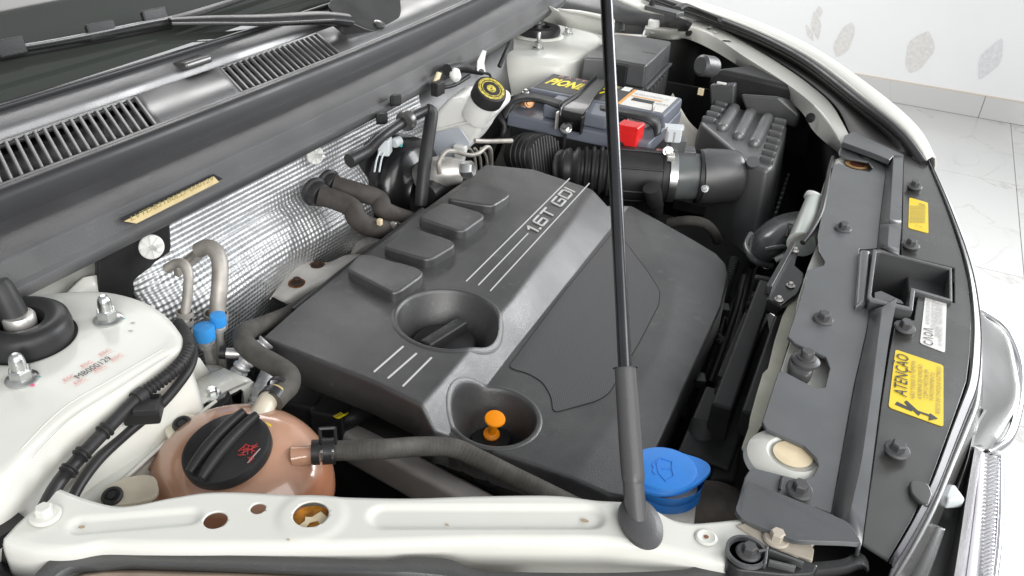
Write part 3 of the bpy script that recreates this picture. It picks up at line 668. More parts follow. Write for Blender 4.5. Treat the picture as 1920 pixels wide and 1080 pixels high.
def well(c, r, rb, dx, dy, depth, name):
    N = 72; v = []; f = []
    rings = [(r+.0042,.0001,0),(r+.0030,.0009,0),(r+.0005,.0013,0),(r-.0012,.0002,0),(r-.0022,-.003,0)]
    for a,dz,_ in rings:
        for k in range(N):
            t = 2*math.pi*k/N; x,y = c.x+a*math.cos(t), c.y+a*math.sin(t); v.append((x,y,fz(x,y)+dz))
    zb = fz(c.x,c.y)-depth
    for s in (.35,.7,1):
        for k in range(N):
            t = 2*math.pi*k/N; x,y = c.x+(r-.0022)*math.cos(t), c.y+(r-.0022)*math.sin(t); z = fz(x,y)-.003
            xb,yb = c.x+dx+rb*math.cos(t), c.y+dy+rb*math.sin(t); e = s**.92
            v.append((x*(1-e)+xb*e, y*(1-e)+yb*e, z*(1-s)+zb*s))
    nr = len(rings)+3
    f = [[i*N+k,i*N+(k+1)%N,(i+1)*N+(k+1)%N,(i+1)*N+k] for i in range(nr-1) for k in range(N)]
    o = obj(name, v, f, coverm, cover, ang=60)
    lathe('well_floor', [(rb,0),(rb,-.002)], (c.x+dx,c.y+dy,zb-.0005), darkm, cover, segs=48); return zb
z1 = well(w1c, W1R, W1R*.68, -.002, -.006, .046, 'oil_filler_well')
z2 = well(w2c, W2R, W2R*.62, .004, -.004, .058, 'dipstick_well')
# four raised pads over the coils
def zpad(px,py,h): return PL(px,py,PA+h,PB)
pads = [[(648,503),(672,476),(697,477),(782,500),(794,508),(791,517),(752,545),(737,549)],
        [(716,462),(760,428),(776,426),(846,449),(853,455),(850,462),(812,484),(798,486)],
        [(782,407),(826,380),(842,380),(899,396),(908,402),(906,408),(872,432),(858,432)],
        [(836,372),(880,342),(900,343),(950,356),(957,362),(952,369),(926,385),(910,384)]]
HP = .0115
for k,pd in enumerate(pads):
    pts = rounded([zpad(a,b,HP) for a,b in pd], .010, 4)
    c = sum(pts,Vector())/len(pts)
    bot = [c+(p-c)*1.01-Vector((0,0,.026)) for p in pts]
    prism('raised_pad', pts, 0, coverm, cover, bottom=bot, bevel=.0032, segs=3, bang=40)
# thin silver trim lines and the badge
def strip(a, b, w, name='trim_line', m=silverl, h=.0006, fn=UP_):
    A,B = fn(*a), fn(*b); d = (B-A).normalized(); s = Vector((-d.y,d.x,0)).normalized()
    return box(name, (A+B)/2+Vector((0,0,h/2)), (B-A)/2, s*w/2, Vector((0,0,h)), m, cover, bevel=0)
for a,b in (((701,698),(756,650)),((727,710),(781,663)),((755,725),(809,671))): strip(a,b,.0016)
for a,b in (((874,528),(1068,335)),((897,535),(990,438)),((919,546),(1105,344))):
    strip(a,b,.0011)
GLY = {'1':[[(0,.78),(.28,1),(.28,0)]], '.':[[(0,0),(.14,0)]], '6':[[(.95,1),(.08,1),(0,.9),(0,.08),(.1,0),(.85,0),(.95,.1),(.95,.46),(.87,.55),(0,.55)]], 'T':[[(0,1),(1,1)],[(.5,1),(.5,0)]],
       'G':[[(1,1),(.1,1),(0,.88),(0,.12),(.1,0),(1,0),(1,.5),(.5,.5)]], 'D':[[(.02,0),(.02,1),(.85,1),(1,.85),(1,.15),(.85,0),(.02,0)]], 'I':[[(0,0),(0,1)]]}
b0 = UP_(1005,438); bu = UP_(1076,361)-b0; bl = bu.length; bu.normalize(); bv = UP_(985,427)-UP_(1003,436); bh = bv.length; bv.normalize(); bn = bu.cross(bv).normalized()
adv = [('1',.28),('.',.14),('6',.95),('T',1.0),(None,.35),('G',1.0),('D',1.0),('I',.0)]
tot = sum(w for _,w in adv)+.34*7; xk = 0
for ch,w_ in adv:
    if ch:
        g = []
        for pl in GLY[ch]:
            for a,b in zip(pl,pl[1:]):
                A = b0+bu*((xk+a[0])/tot*bl)+bv*(a[1]*bh)+bn*.0011; B = b0+bu*((xk+b[0])/tot*bl)+bv*(b[1]*bh)+bn*.0011
                d_ = (B-A).normalized(); g.append(boxg((A+B)/2, (B-A)/2+d_*.0010, bn.cross(d_)*.00125, bn*.0006))
        v,f = join(g); obj('badge_letter', v, f, silverl, cover, fix=True)
    xk += w_+.34
ins = rounded([UL(a,b) for a,b in ((952,690),(1060,545),(1153,432),(1172,453),(1216,512),(1237,545),(1236,570),(1200,640),(1142,738),(1120,752),(1037,775),(1034,745),(1018,717),(990,700))], .008, 4)
prism('mesh_insert', [Vector((p.x,p.y,fz(p.x,p.y)+.0006)) for p in ins], .0012, insertm, cover, bevel=.0004, segs=1)
ring = [p for p in ins]
tube('insert_groove', [Vector((p.x,p.y,fz(p.x,p.y)+.0004)) for p in ring]+[Vector((ring[0].x,ring[0].y,fz(ring[0].x,ring[0].y)+.0004))], .00045, darkm, cover, segs=6, sub=1)
# rear edge strip and clip
tube('edge_rail', [UP_(*q)+Vector((-.006,0,-.006)) for q in ((560,577),(655,500),(725,448),(800,388))], .004, blackm, cover, segs=8)

# oil cap in the rear well
oc = Vector((w1c.x-.001,w1c.y-.006,z1+.008))
ocap = thing('oil_filler_cap', 'black oil filler cap with a raised grip, down inside the rear well', 'oil cap', oc)
lathe('cap_body', [(W1R*.6,0),(W1R*.62,.006),(W1R*.6,.012),(W1R*.55,.014),(.002,.0145)], oc, blackm, ocap, segs=40)
d = (UP_(880,600)-UP_(800,650)).normalized(); s = Vector((-d.y,d.x,0)).normalized()
box('cap_grip', oc+Vector((0,0,.019)), d*W1R*.56, s*.0075, Vector((0,0,.0075)), blackm, ocap, bevel=.003)
for px,py in ((872,636),(878,640)):
    p = P(px,py,z1+.0142); lathe('yellow_mark', [(.0016,0),(.0014,.001)], p, yelprint, ocap, segs=12)
# dipstick
dz = z2
dp = P(921,816,dz+.024)
dip = thing('oil_dipstick', 'orange oil dipstick handle standing in the front well', 'dipstick', dp)
tp = P(928,786,dz+.050)
ax = (tp-dp).normalized()
lathe('dipstick_stem', [(.0075,-.002),(.008,.003),(.0042,.006),(.0036,.010),(.0042,(tp-dp).length-.002)], dp, orange, dip, axis=ax, segs=24)
lathe('dipstick_ring', [(.0050,-.0014),(.0094,-.001),(.0100,.0004),(.0094,.0018),(.006,.0026),(.002,.0028)], tp, orange, dip, axis=(ax*.8+facing(928,785,.75,R(85))*.6).normalized(), segs=32)
lathe('dipstick_socket', [(.019,0),(.019,.002),(.012,.003)], Vector((dp.x,dp.y,dp.z-.004)), darkm, dip, segs=30)

# ================================================================== COOLANT TANK
capn = facing(423,835,.70,R(118)); cc = P(423,838,.912)
tank = thing('coolant_tank', 'salmon pink translucent coolant tank with big black screw cap', 'coolant tank', P(470,900,.83))
tc = P(457,905,.850)
K = .0705
pr = [(.002,-.068)]+[(K*math.cos(a)**.8, .056*math.sin(a)) for a in np.linspace(-1.35,1.5,26)]+[(.002,.056)]
v,f = lathe_geo(pr, tc, (0,0,1), 64, sx=1.09, sy=.98)
tb = obj('tank_body', v, f, tankm, tank, ang=60)
for k,(dx,rr) in enumerate(((-.012,.93),(-.022,.9))):
    tube('tank_rib', [tc+Vector((-K*.98*math.cos(a)*rr, dx*0-.012+.05*0+K*.55*math.sin(b_) , .052*math.sin(a))) for a,b_ in ((.1,-.9+.4*k),(.45,-.6+.4*k),(.8,-.3+.4*k),(1.0,0+.4*k))], .0028, tankm, tank, segs=10)
lathe('filler_neck', [(.027,-.03),(.0275,-.012),(.029,-.004)], cc, tankm, tank, axis=capn, segs=40, cap0=False, cap1=False)
cap = lathe('tank_cap', [(.0325,-.010),(.0338,-.008),(.0340,-.002),(.0333,.0005),(.031,.0016),(.002,.0022)], cc, blackm, tank, axis=capn, segs=72, ang=35)
ha = (P(460,772,.93)-P(388,900,.90)); ha = (ha-capn*ha.dot(capn)).normalized(); hs = capn.cross(ha)
for s,l in ((.0062,.0315),(-.0062,.0325)):
    pts = []
    for k in range(9):
        t = -1+2*k/8; bow = .0035*(1-t*t)
        pts.append(cc+ha*(l*t)+hs*(s+bow*(1 if s>0 else 1))+capn*.0045)
    tube('cap_grip', pts, [.0032,.0042,.0046,.0048,.0048,.0048,.0046,.0042,.0034], blackm, cap, segs=10)
obj('grip_groove', [cc+ha*(l)+hs*(q+.0035*(1-(l/.033)**2))+capn*.0028 for l,q in [(-.031,-.003),(-.01,-.003),(.01,-.003),(.031,-.003),(.031,.003),(.01,.003),(-.01,.003),(-.031,.003)]], [list(range(8))], darkm, cap)
def CP(px,py,h=.0026):
    d = ray(px,py); o = cc+capn*h; return CAM+d*((o-CAM).dot(capn)/d.dot(capn))
g = []
def thin(a,b,w=.0006):
    A,B = CP(*a),CP(*b); dd = (B-A).normalized(); return boxg((A+B)/2, (B-A)/2, capn.cross(dd)*w/2, capn*.0002)
for a,b in (((452,850),(484,836)),((447,846),(462,832)),((462,834),(476,838)),((452,844),(470,842)),((470,842),(482,832)),((458,836),(456,852)),((466,834),(464,852)),((474,834),(472,850)),((446,853),(460,853)),((464,858),(474,858)),((466,862),(486,842)),((466,868),(476,858)),((460,840),(478,846))): g.append(thin(a,b))
v,f = join(g); obj('warning_symbol', v, f, dkred, cap)
g = [thin(a,b,.0005) for a,b in (((464,868),(488,841)),)]
v,f = join(g); obj('symbol_rule', v, f, lgreyink, cap)
obj('yellow_tick', [CP(497,791),CP(508,796),CP(509,801),CP(500,794)], [[0,1,2,3]], yelprint, cap)
def nozzle(name, p, q, r, m, parent): return tube(name, [p,(p+q)/2,q], [r*1.25,r*1.02,r], m, parent, segs=20, ang=60)
nozzle('side_nozzle', P(550,858,.893), P(610,848,.897), .0072, tankm, tank)
nozzle('top_nozzle', P(478,796,.893), P(508,742,.90), .0085, tankclr, tank)
for a in ([(192,914),(240,892),(292,888),(300,930),(240,946),(182,946)], [(305,800),(330,776),(372,776),(400,790),(360,830),(320,830)]):
    prism('tank_bracket', rounded(Ps(a,.8905),.012), .004, tankclr, tank, bevel=.001)
bolt(P(342,796,.892), tank, rubber, 'star', s=.62*1.1, name='bracket_clip', n=(.1,-.3,.95)); bolt(P(211,931,.892), tank, rubber, 'star', s=.68, name='bracket_clip', n=(.1,-.3,.95))

# ================================================================== HOSES
h2 = tube('vent_hose', [P(585,848,.897),P(640,845,.897),P(720,842,.906),P(790,837,.892),P(850,840,.888),P(900,862,.882),P(960,892,.874),P(1030,926,.86),P(1090,955,.84)], .0080, hosem, None, segs=20, rib=(.0035,.00007), sub=10)
tag(h2, 'grey ribbed rubber hose leading right from the pink coolant tank', 'hose')
def clampring(name, p, d, r, w, m, parent):
    return lathe(name, [(r,-w/2),(r+.0012,-w/2),(r+.0012,w/2),(r,w/2)], p, m, parent, axis=d, segs=32, cap0=False, cap1=False)
cl = thing('hose_clamp', 'black spring clamp on the hose beside the pink tank', 'hose clamp', P(615,848,.897))
dd = P(640,845,.897)-P(585,848,.897)
clampring('clamp_band', P(617,846,.897), dd, .0092, .010, blackm, cl)
clampring('hose_end', P(592,848,.897), dd, .0087, .006, rubber, cl)
ddn = dd.normalized(); sd = Vector((ddn.y,-ddn.x,0))
for a,b in (((-.0058,.0075),(-.0058,.024)),((.0058,.0075),(.0058,.024)),((-.0058,.0235),(.0058,.0235))):
    p0 = P(617,846,.897)+ddn*a[0]+up*a[1]-sd*.003*0; p1 = P(617,846,.897)+ddn*b[0]+up*b[1]
    tube('clamp_tab', [p0,(p0+p1)/2,p1], .0014, blackm, cl, segs=6, sub=1)
bx_c = P(615,850,.897)+sd*.0075+up*.0055
for a in (-.0042,.0042): box('clamp_window', bx_c+ddn*a, ddn*.0009, Vector((0,0,.0042)), sd*.0016, steel, cl, bevel=.0005)
h1 = tube('overflow_hose', [P(640,520,.845),P(590,555,.85),P(540,588,.862),P(485,612,.88),P(462,622,.892),P(456,640,.897),P(480,664,.898),P(515,684,.899),P(540,702,.899),P(541,722,.899),P(526,738,.899),P(512,754,.899)], [.006,.007,.008,.0092,.0098,.010,.0098,.0095,.0098,.0098,.0095,.0092], hosem, None, segs=20, sub=8)
tag(h1, 'grey bent rubber hose looping round the left corner of the engine cover', 'hose')
cl2 = thing('hose_clamp', 'black clamp with yellow mark on the bent hose above the tank', 'hose clamp', P(512,748,.899))
dd = P(512,750,.899)-P(530,730,.899)
clampring('clamp_band', P(511,747,.899), dd, .0102, .008, blackm, cl2); clampring('paint_band', P(518,741,.899), dd, .0096, .0025, mat('ochre_paint',(.45,.34,.16),.6), cl2)
clampring('clamp_band', P(524,728,.899), dd, .0102, .004, rubber, cl2)
# pair of heater hoses at the bulkhead
for k,(pts,lab) in enumerate((([(598,366,-.605,.0),(632,376,-.585,0),(660,390,-.565,0),(668,408,-.555,0),(690,424,-.545,0),(725,432,-.535,0),(765,442,-.53,0)],'nearer grey heater hose with a kink, between the foil and the engine cover'),
                        ([(626,347,-.605,.0),(675,361,-.575,0),(710,374,-.555,0),(718,392,-.545,0),(740,404,-.54,0),(775,414,-.535,0),(810,422,-.53,0)],'farther grey heater hose with a kink, next to the black brake servo'))):
    tag(tube('heater_hose', [PX(a,b,c) for a,b,c,_ in pts],   .0125 if k == 0 else .012, hosed, None, segs=22, sub=8), lab, 'hose', 'heater hoses at the bulkhead')
pf = thing('heater_pipe_flange', 'black oval rubber flange where two heater hoses meet the foil', 'flange', PX(600,360,-.57))
for px,py,x,s in ((596,363,-.61,1),(622,345,-.61,.9)):
    lathe('flange_ring', [(.011*s,-.010),(.0175*s,-.010),(.0185*s,-.005),(.0155*s,-.003),(.0148*s,.006),(.013*s,.008)], PX(px,py,x), rubber, pf, axis=(.85,-.2,-.1), segs=32)
sc = thing('hose_spring_clamp', 'small zinc clamp on the nearer heater hose end', 'hose clamp', PX(735,430,-.55))
clampring('clamp_band', PX(737,434,-.533), PX(765,442,-.53)-PX(725,432,-.535), .0128, .006, steel, sc)
box('clamp_ear', PX(738,425,-.525)+Vector((0,0,.002)), (.004,0,0),(0,.003,0),(0,0,.004), alum, sc, bevel=.001)
box('clamp_ear', PX(712,419,-.53)+Vector((0,0,.002)), (.003,0,0),(0,.003,0),(0,0,.004), cream, sc, bevel=.001)

# air conditioning pipes and service ports
ac = thing('air_conditioning_pipes', 'two bent dusty aluminium pipes rising in front of the silver foil', 'pipes', P(390,560,.85))
tube('thick_pipe', [PX(372,470,-.592),PX(388,463,-.582),PX(403,470,-.57),PX(412,492,-.56),PX(412,530,-.553),PX(408,575,-.548),PX(402,625,-.543),PX(400,690,-.54)], .0080, pipem, ac, segs=18, sub=8)
tube('thin_pipe', [PX(312,504,-.592),PX(330,494,-.582),PX(345,496,-.57),PX(353,515,-.562),PX(352,550,-.556),PX(347,590,-.552),PX(343,640,-.548)], .0047, pipem, ac, segs=16, sub=8)
for px,py,r in ((347,588,.0078),(345,604,.0088),(342,620,.0095)): clampring('pipe_collar', PX(px,py,-.552), (0,.1,1), r-.0012, .005, pipem, ac)
for px,py,r in ((405,592,.0115),(403,610,.0122)): clampring('pipe_collar', PX(px,py,-.545), (0,.1,1), r-.0012, .006, pipem, ac)
box('pipe_bracket', PX(352,492,-.60), (.004,0,0), PX(375,470,-.6)*.5-PX(330,506,-.6)*.5, (0,0,.006), pipem, ac, bevel=.002)
for nm,px,py,bx,by,s,lab in (('service_port',383,620,402,716,1.0,'nearer service port with bright blue cap and silver stem'),('service_port',409,597,418,690,.78,'farther service port with smaller bright blue cap')):
    z0 = .905 if s == 1 else .91; t = P(px,py,z0); dist = (t-CAM).length
    y = t.y; b = PY(bx,by,y); a = (t-b).normalized(); L = (t-b).length
    sp = thing(nm, lab, 'service port', b, 'blue capped service ports')
    rc = 18.5/FPX*dist*s
    lathe('cap', [(rc*.86,-rc*.95),(rc*.95,-rc*.9),(rc*.99,rc*.25),(rc*.93,rc*.5),(rc*.4,rc*.58)], t, bluecap, sp, axis=a, segs=32)
    lathe('collar', [(rc*.6,-rc*1.9),(rc*.78,-rc*1.8),(rc*.78,-rc*1.35),(rc*.66,-rc*1.3),(rc*.66,-rc*.9)], t, alum, sp, axis=a, segs=24)
    lathe('stem', [(rc*.55,0),(rc*.5,L*.2),(rc*.48,L-rc*1.8)], b, alum, sp, axis=a, segs=20)
mt = thing('pipe_mount', 'aluminium pipe block with zinc bolt on a round rubber mount', 'pipe mount', P(395,740,.87))
lathe('pipe_block', [(.017,-.012),(.0185,0),(.016,.007),(.009,.011),(.004,.0125)], P(395,716,.872), pipem, mt, segs=32, sx=1.15)
lathe('rubber_mount', [(.0145,-.014),(.0155,-.006),(.015,.001),(.012,.002)], P(399,748,.875), rubber, mt, segs=32)
lathe('mount_washer', [(.0125,0),(.0125,.0016),(.011,.002)], P(398,740,.8775), steel, mt, segs=32)
bolt(P(398,739,.8795), mt, steel, 'hex', s=.8, name='mount_bolt')
prism('mount_bracket', Ps([(372,742),(424,706),(456,732),(454,770),(430,750),(384,786)],.868), .003, blackm, mt, bevel=.001)
prism('mount_flange', Ps([(424,712),(456,732),(454,772),(440,776)],.868), .022, blackm, mt, bevel=.001)
tag(lathe('spark_cap', [(.002,0),(.0035,.001),(.0035,.008)], P(366,754,.868), rubber, None, segs=12), 'tiny black rubber plug beside the mount bracket', 'plug')
sn = thing('oxygen_sensor', 'brass coloured sensor body pointing at the blue capped ports', 'sensor', PX(440,662,-.53))
a0,a1 = PX(424,662,-.505), PX(462,664,-.49)
tube('sensor_body', [a0,(a0+a1)/2,a1], .0052, alum, sn, segs=12, sub=1); tube('sensor_tip', [PX(412,661,-.51),a0], .0060, rubber, sn, segs=12, sub=1)
tag(tube('foil_sleeve', [PX(500,640,-.47),PX(478,662,-.475),PX(455,685,-.48),PX(440,715,-.485)], .0075, foil, None, segs=14, rib=(.006,.0008)), 'crinkled silver foil sleeve under the bent grey hose', 'sleeve')
tag(tube('foil_sleeve', [P(512,690,.86),P(500,715,.862),P(488,745,.864),P(478,768,.86)], .0085, foil, None, segs=14, rib=(.006,.0009)), 'short silver foil sleeve between pipe mount and bent hose', 'sleeve')
# wiring looms along the near inner wing
lm = thing('wiring_loom', 'black corrugated wiring loom taped along the white inner wing', 'wiring loom', P(230,770,.92))
pth = [(80,960,.925),(108,908,.928),(150,858,.930),(205,800,.933),(262,742,.938),(310,708,.942),(342,678,.944),(354,652,.944),(348,628,.938),(335,608,.925)]
tube('loom_tape', [P(*q) for q in pth[:5]], .0050, rubber, lm, segs=14, sub=8)
tube('corrugated_sleeve', [P(*q) for q in pth[4:]], .0050, rubber, lm, segs=14, rib=(.0034,.0006), sub=8)
for a,b in (((192,812),(205,800)),((150,856),(160,845)),((126,886),(134,876))):
    A,B = P(*a,.9325),P(*b,.9335); tube('sleeve_ring', [A,A*.66+B*.34,A*.34+B*.66,B], .0058, rubber, lm, segs=14, rib=(.0034,.0007))
lc = thing('loom_clip', 'black plastic clip holding two cables on the white inner wing', 'clip', P(268,760,.915))
box('clip_body', P(268,768,.925), (.011,.008,0),(-.006,.008,0),(0,0,.008), blackm, lc, bevel=.002)
box('clip_jaw', P(274,764,.935), (.007,.005,0),(-.004,.0055,0),(0,0,.003), rubber, lc, bevel=.001)
clampring('clip_strap', P(262,744,.937), P(280,728,.938)-P(255,748,.937), .0056, .008, rubber, lc)
cb = tube('cable', [P(120,970,.9),P(146,915,.905),P(185,862,.907),P(235,815,.908),(P(300,760,.920)),P(338,716,.928),P(358,684,.93),P(362,655,.928),P(352,630,.915)], .0040, rubber, None, segs=14, sub=8)
tag(cb, 'plain black cable running beside the corrugated wiring loom', 'cable')

# exhaust heat shield with rusty bolts
eh = thing('exhaust_shield', 'pale dusty metal exhaust shield with two rusty bolts', 'heat shield', P(580,530,.82))
rw = [[P(505,562,.812),P(530,523,.818),P(556,497,.82),P(585,488,.822),P(615,492,.822),P(648,478,.82),P(680,475,.818)],[P(510,556,.816),P(536,528,.826),P(562,502,.830),P(590,494,.831),P(618,496,.830),P(650,484,.828),P(685,480,.826)],[P(530,566,.818),P(556,548,.826),P(590,532,.829),P(620,518,.829),P(650,502,.828),P(680,490,.826),P(700,482,.824)],[P(560,580,.80),P(585,570,.80),P(615,555,.80),P(640,540,.80),P(665,525,.80),P(690,510,.80),P(710,500,.80)]]
loft('shield_plate', rw, shieldm, eh, n=30, smoothrow=True, sub=4, solid=.0015, ang=80)
loft('shield_plate', [[P(655,478,.80),P(668,452,.81),P(690,442,.81),P(720,446,.81)],[P(660,480,.81),P(680,462,.818),P(700,455,.818),P(725,452,.816)],[P(668,482,.80),P(690,476,.8),P(712,466,.8),P(730,458,.8)]], shieldm, eh, n=16, smoothrow=True, sub=3, solid=.0015)
tube('manifold_flange', [P(672,474,.803),P(690,464,.805),P(712,458,.805)], .009, rust, eh, segs=12)
for px,py in ((595,500),(557,532)):
    lathe('shield_washer', [(.0105,0),(.0100,.0025),(.006,.003)], P(px,py,.8285), rust, eh, segs=24); bolt(P(px,py-1,.831), eh, mat('dark_rust_%d'%px,(.05,.03,.02),.8), 'hex', s=.85, name='shield_bolt')

# ================================================================== BRAKE SERVO, FLUID RESERVOIR
bs = thing('brake_servo', 'glossy black round brake servo at the far end of the foil', 'brake servo', (-.54,1.0,.86))
gl_b = mat('gloss_black', (.007,.007,.008), .28, coat=.25)
bc = PX(748,350,-.605)
lathe('servo_drum', [(.03,-.05),(.066,-.045),(.074,-.035),(.075,-.012),(.072,-.004),(.075,.002),(.073,.022),(.062,.034),(.045,.039),(.04,.046),(.02,.048)], bc, gl_b, bs, axis=(1,-.05,.05), segs=64)
mcb = PX(826,322,-.53)
mc = thing('master_cylinder', 'bare alloy brake master cylinder under the milky reservoir', 'brake cylinder', mcb)
tube('cylinder_body', [PX(800,332,-.555),PX(826,322,-.53),PX(866,322,-.505)], [.024,.022,.016], alum, mc, segs=20, sub=2)
lathe('cylinder_nut', [(.012,0),(.012,.012),(.009,.016)], PX(868,318,-.50), steel, mc, axis=(1,.1,.2), segs=6)
br = thing('brake_fluid_reservoir', 'milky white brake fluid reservoir with a black and yellow cap', 'reservoir', PX(850,250,-.5))
yb = P(885,230,.93).y
out_ = [(788,322),(783,252),(798,238),(826,200),(840,186),(856,183),(874,187),(896,176),(930,196),(932,212),(902,244),(886,272),(864,292),(842,300),(840,318)]
bp_ = rounded([PY(a,b,yb-.02) for a,b in out_], .012, 4)
prism('reservoir_body', bp_, Vector((-.008,.065,0)), milky, br, bevel=.009, segs=4, bang=50)
lo_ = [PY(a,b,yb-.0215) for a,b in ((786,320),(783,256),(862,238),(884,272),(862,290),(840,298),(838,318))]
prism('fluid_level', rounded(lo_,.006), Vector((0,.004,0)), milkyl, br, bevel=.002)
tube('reservoir_rib', [PY(783,253,yb-.023),PY(835,240,yb-.023),PY(890,226,yb-.023)], .0022, milky, br, segs=8)
prism('reservoir_foot', [PY(a,b,yb-.03) for a,b in ((848,272),(872,276),(862,322),(854,322))], Vector((0,.012,0)), milky, br, bevel=.002)
nd = facing(920,170,.66,R(62)); nc = PY(921,167,yb-.016)
lathe('reservoir_neck', [(.024,-.055),(.022,-.02),(.021,-.012)], nc, milky, br, axis=nd, segs=32)
bcap = lathe('reservoir_cap', [(.0225,-.020),(.0235,-.019),(.0238,-.004),(.0225,0),(.021,.0008),(.002,.0008)], nc, rubber, br, axis=nd, segs=48, ang=30)
for r0,r1 in ((.0195,.0155),(.0142,.0125),(.0068,.001)):
    lathe('cap_print', [(r0,.0011),(r1,.0011)], nc, mat('cap_print_%d'%int(r0*1e4),(.55,.46,.09),.5,noise=.6,nscale=260), bcap, axis=nd, segs=48, cap0=False, cap1=False)
# vacuum line and loom round the servo
vh = thing('vacuum_pipe', 'black plastic vacuum pipe crossing from the foil to the servo hose', 'pipe', PX(740,230,-.58))
tube('pipe_run', [PX(655,302,-.57),PX(690,282,-.565),PX(715,258,-.56),PX(745,236,-.56),PX(775,218,-.56),PX(800,206,-.555)], [.009,.0075,.006,.007,.007,.0068], blackm, vh, segs=16)
lathe('pipe_collar', [(.0075,-.007),(.0128,-.005),(.0138,0),(.0128,.005),(.0075,.007)], PX(762,226,-.558), glossm, vh, axis=PX(800,206,-.555)-PX(745,236,-.56), segs=28)
for px,py in ((712,222),(738,188)):
    box('pipe_bracket', PX(px+4,py,-.60), (.003,.0,.002), (0,.012,-.003), (0,0,.008), blackm, vh, bevel=.003)
tube('servo_hose', [PX(800,206,-.555),PX(809,212,-.55),PX(806,240,-.545),PX(800,280,-.54),PX(795,320,-.535),PX(789,385,-.53)], .0088, rubber, vh, segs=16)
pcn = thing('sensor_plug', 'pale grey plug with two thin wires on the brake servo', 'plug', PX(725,272,-.58))
box('plug_body', PX(722,274,-.585), (.007,.003,0),(-.003,.009,0),(0,0,.011), connw, pcn, bevel=.002)
lathe('plug_end', [(.006,0),(.007,.003),(.006,.012)], PX(738,269,-.58), connw, pcn, axis=(.2,1,.1), segs=16)
for o in (0,9): tube('plug_wire', [PX(712+o,284,-.582),PX(706+o,300,-.575),PX(702+o,322,-.565)], .0012, connw, pcn, segs=6)
tube('blue_wire', [PX(744,270,-.575),PX(753,266,-.575),PX(753,274,-.575),PX(746,273,-.575)], .001, tealm, pcn, segs=6)
bpipe = thing('brake_pipes', 'thin bent metal brake pipes below the milky reservoir', 'pipes', PX(880,290,-.52))
tube('pipe', [PX(824,325,-.52),PX(823,306,-.52),PX(832,288,-.52),PX(848,283,-.52),PX(880,291,-.52),PX(898,287,-.52),PX(912,276,-.52),PX(920,282,-.52),PX(921,312,-.53)], .0031, pipem, bpipe, segs=10)
tube('pipe', [PX(890,264,-.50),PX(915,265,-.49),PX(960,264,-.47)], .0032, pipem, bpipe, segs=10)
for o in (0,10,22): tube('pipe', [PX(880+o,278,-.54),PX(890+o,296,-.54),PX(893+o,330,-.54)], .0022, pipem, bpipe, segs=8)
hw = thing('bulkhead_loom', 'black wiring with a grey plug and white tag above the reservoir', 'wiring loom', PX(880,130,-.6))
tube('loom_run', [PX(838,131,-.60),PX(862,126,-.60),PX(885,131,-.6),PX(905,136,-.59)], [.0085,.0085,.006,.0045], blackm, hw, segs=12)
lathe('plug_end', [(.006,0),(.009,.004),(.008,.014),(.005,.018)], PX(850,132,-.595), milky, hw, axis=(.6,-.5,-.5), segs=16)
tube('loom_wire', [PX(905,137,-.59),PX(918,140,-.58),PX(922,155,-.57)], .002, rubber, hw, segs=8)
prism('white_tag', [PX(a,b,-.592) for a,b in ((906,94),(912,96),(908,118),(911,137),(902,139),(895,132),(896,115))], Vector((-.0012,0,0)), whitel, hw, bevel=0)
tube('loom_run', [PX(820,165,-.6),PX(850,160,-.6),PX(880,142,-.6)], .003, rubber, hw, segs=8)
prism('pale_link', [PX(a,b,-.598) for a,b in ((823,135),(829,137),(822,157),(815,155))], Vector((-.004,0,0)), cream, hw, bevel=.001)
box('square_plug', PX(821,165,-.595), (.006,0,0),(0,.011,0),(0,0,.010), rubber, hw, bevel=.002)
tube('loom_run', [PX(936,125,-.62),PX(948,98,-.62),PX(958,75,-.63),PX(957,60,-.64)], .004, rubber, hw, segs=8)
bk = tag(loft('bulkhead_lining', [[PX(752,186,-.655),PX(800,150,-.655),PX(880,108,-.66),PX(960,64,-.67)],[PX(740,260,-.64),PX(800,235,-.64),PX(880,200,-.64),PX(958,130,-.65)],[PX(740,340,-.63),PX(800,335,-.62),PX(880,300,-.62),PX(950,240,-.62)]], boxm, None, n=16, solid=.004), 'dark grey plastic bulkhead lining behind the brake fluid reservoir', 'bulkhead lining')

# ================================================================== STRUT MOUNTS
sm = thing('strut_mount', 'large black rubber strut mount on the near white tower', 'strut mount', P(48,640,.95))
c0 = P(46,632,.951)
lathe('mount_ring', [(.060,.0),(.0605,.010),(.058,.0165),(.052,.0195),(.044,.0205),(.036,.0185),(.030,.0175),(.026,.010),(.0255,-.01)], c0-Vector((0,0,.001))*0, rubber, sm, segs=64, cap0=False, cap1=False, sx=.64, sy=.60)
lathe('mount_gap', [(.0595,.0002),(.0640,.0003)], c0, darkm, sm, segs=64, cap0=False, cap1=False, sx=.64, sy=.60)
lathe('mount_seat', [(.02,.006),(.002,.006)], c0, darkm, sm, segs=32, cap0=False)
lathe('stud_nut', [(.0115,.010),(.0122,.012),(.0122,.020),(.011,.022)], c0, alum, sm, segs=24)
lathe('stud_boot', [(.0112,.020),(.0108,.03),(.0098,.046),(.008,.050)], c0, rubber, sm, segs=24, axis=(-.28,.0,.95))
for s in (1,-1): lathe('ring_slot', [(.0052,.0002),(.001,.0002)], c0+Vector((.0215*s,.006*s,.0165)), darkm, sm, segs=16, sx=1.2, sy=.7)
sm2 = thing('strut_mount', 'smaller looking black strut mount with steel stud on the far white tower', 'strut mount', P(1009,62,.95))
c0 = P(1009,66,.933)
lathe('tower_collar', [(.050,0),(.046,.004)], c0, paint, sm2, segs=48)
lathe('mount_ring', [(.042,.002),(.043,.012),(.041,.018),(.036,.0205),(.028,.020),(.022,.016),(.021,.006)], c0, rubber, sm2, segs=56)
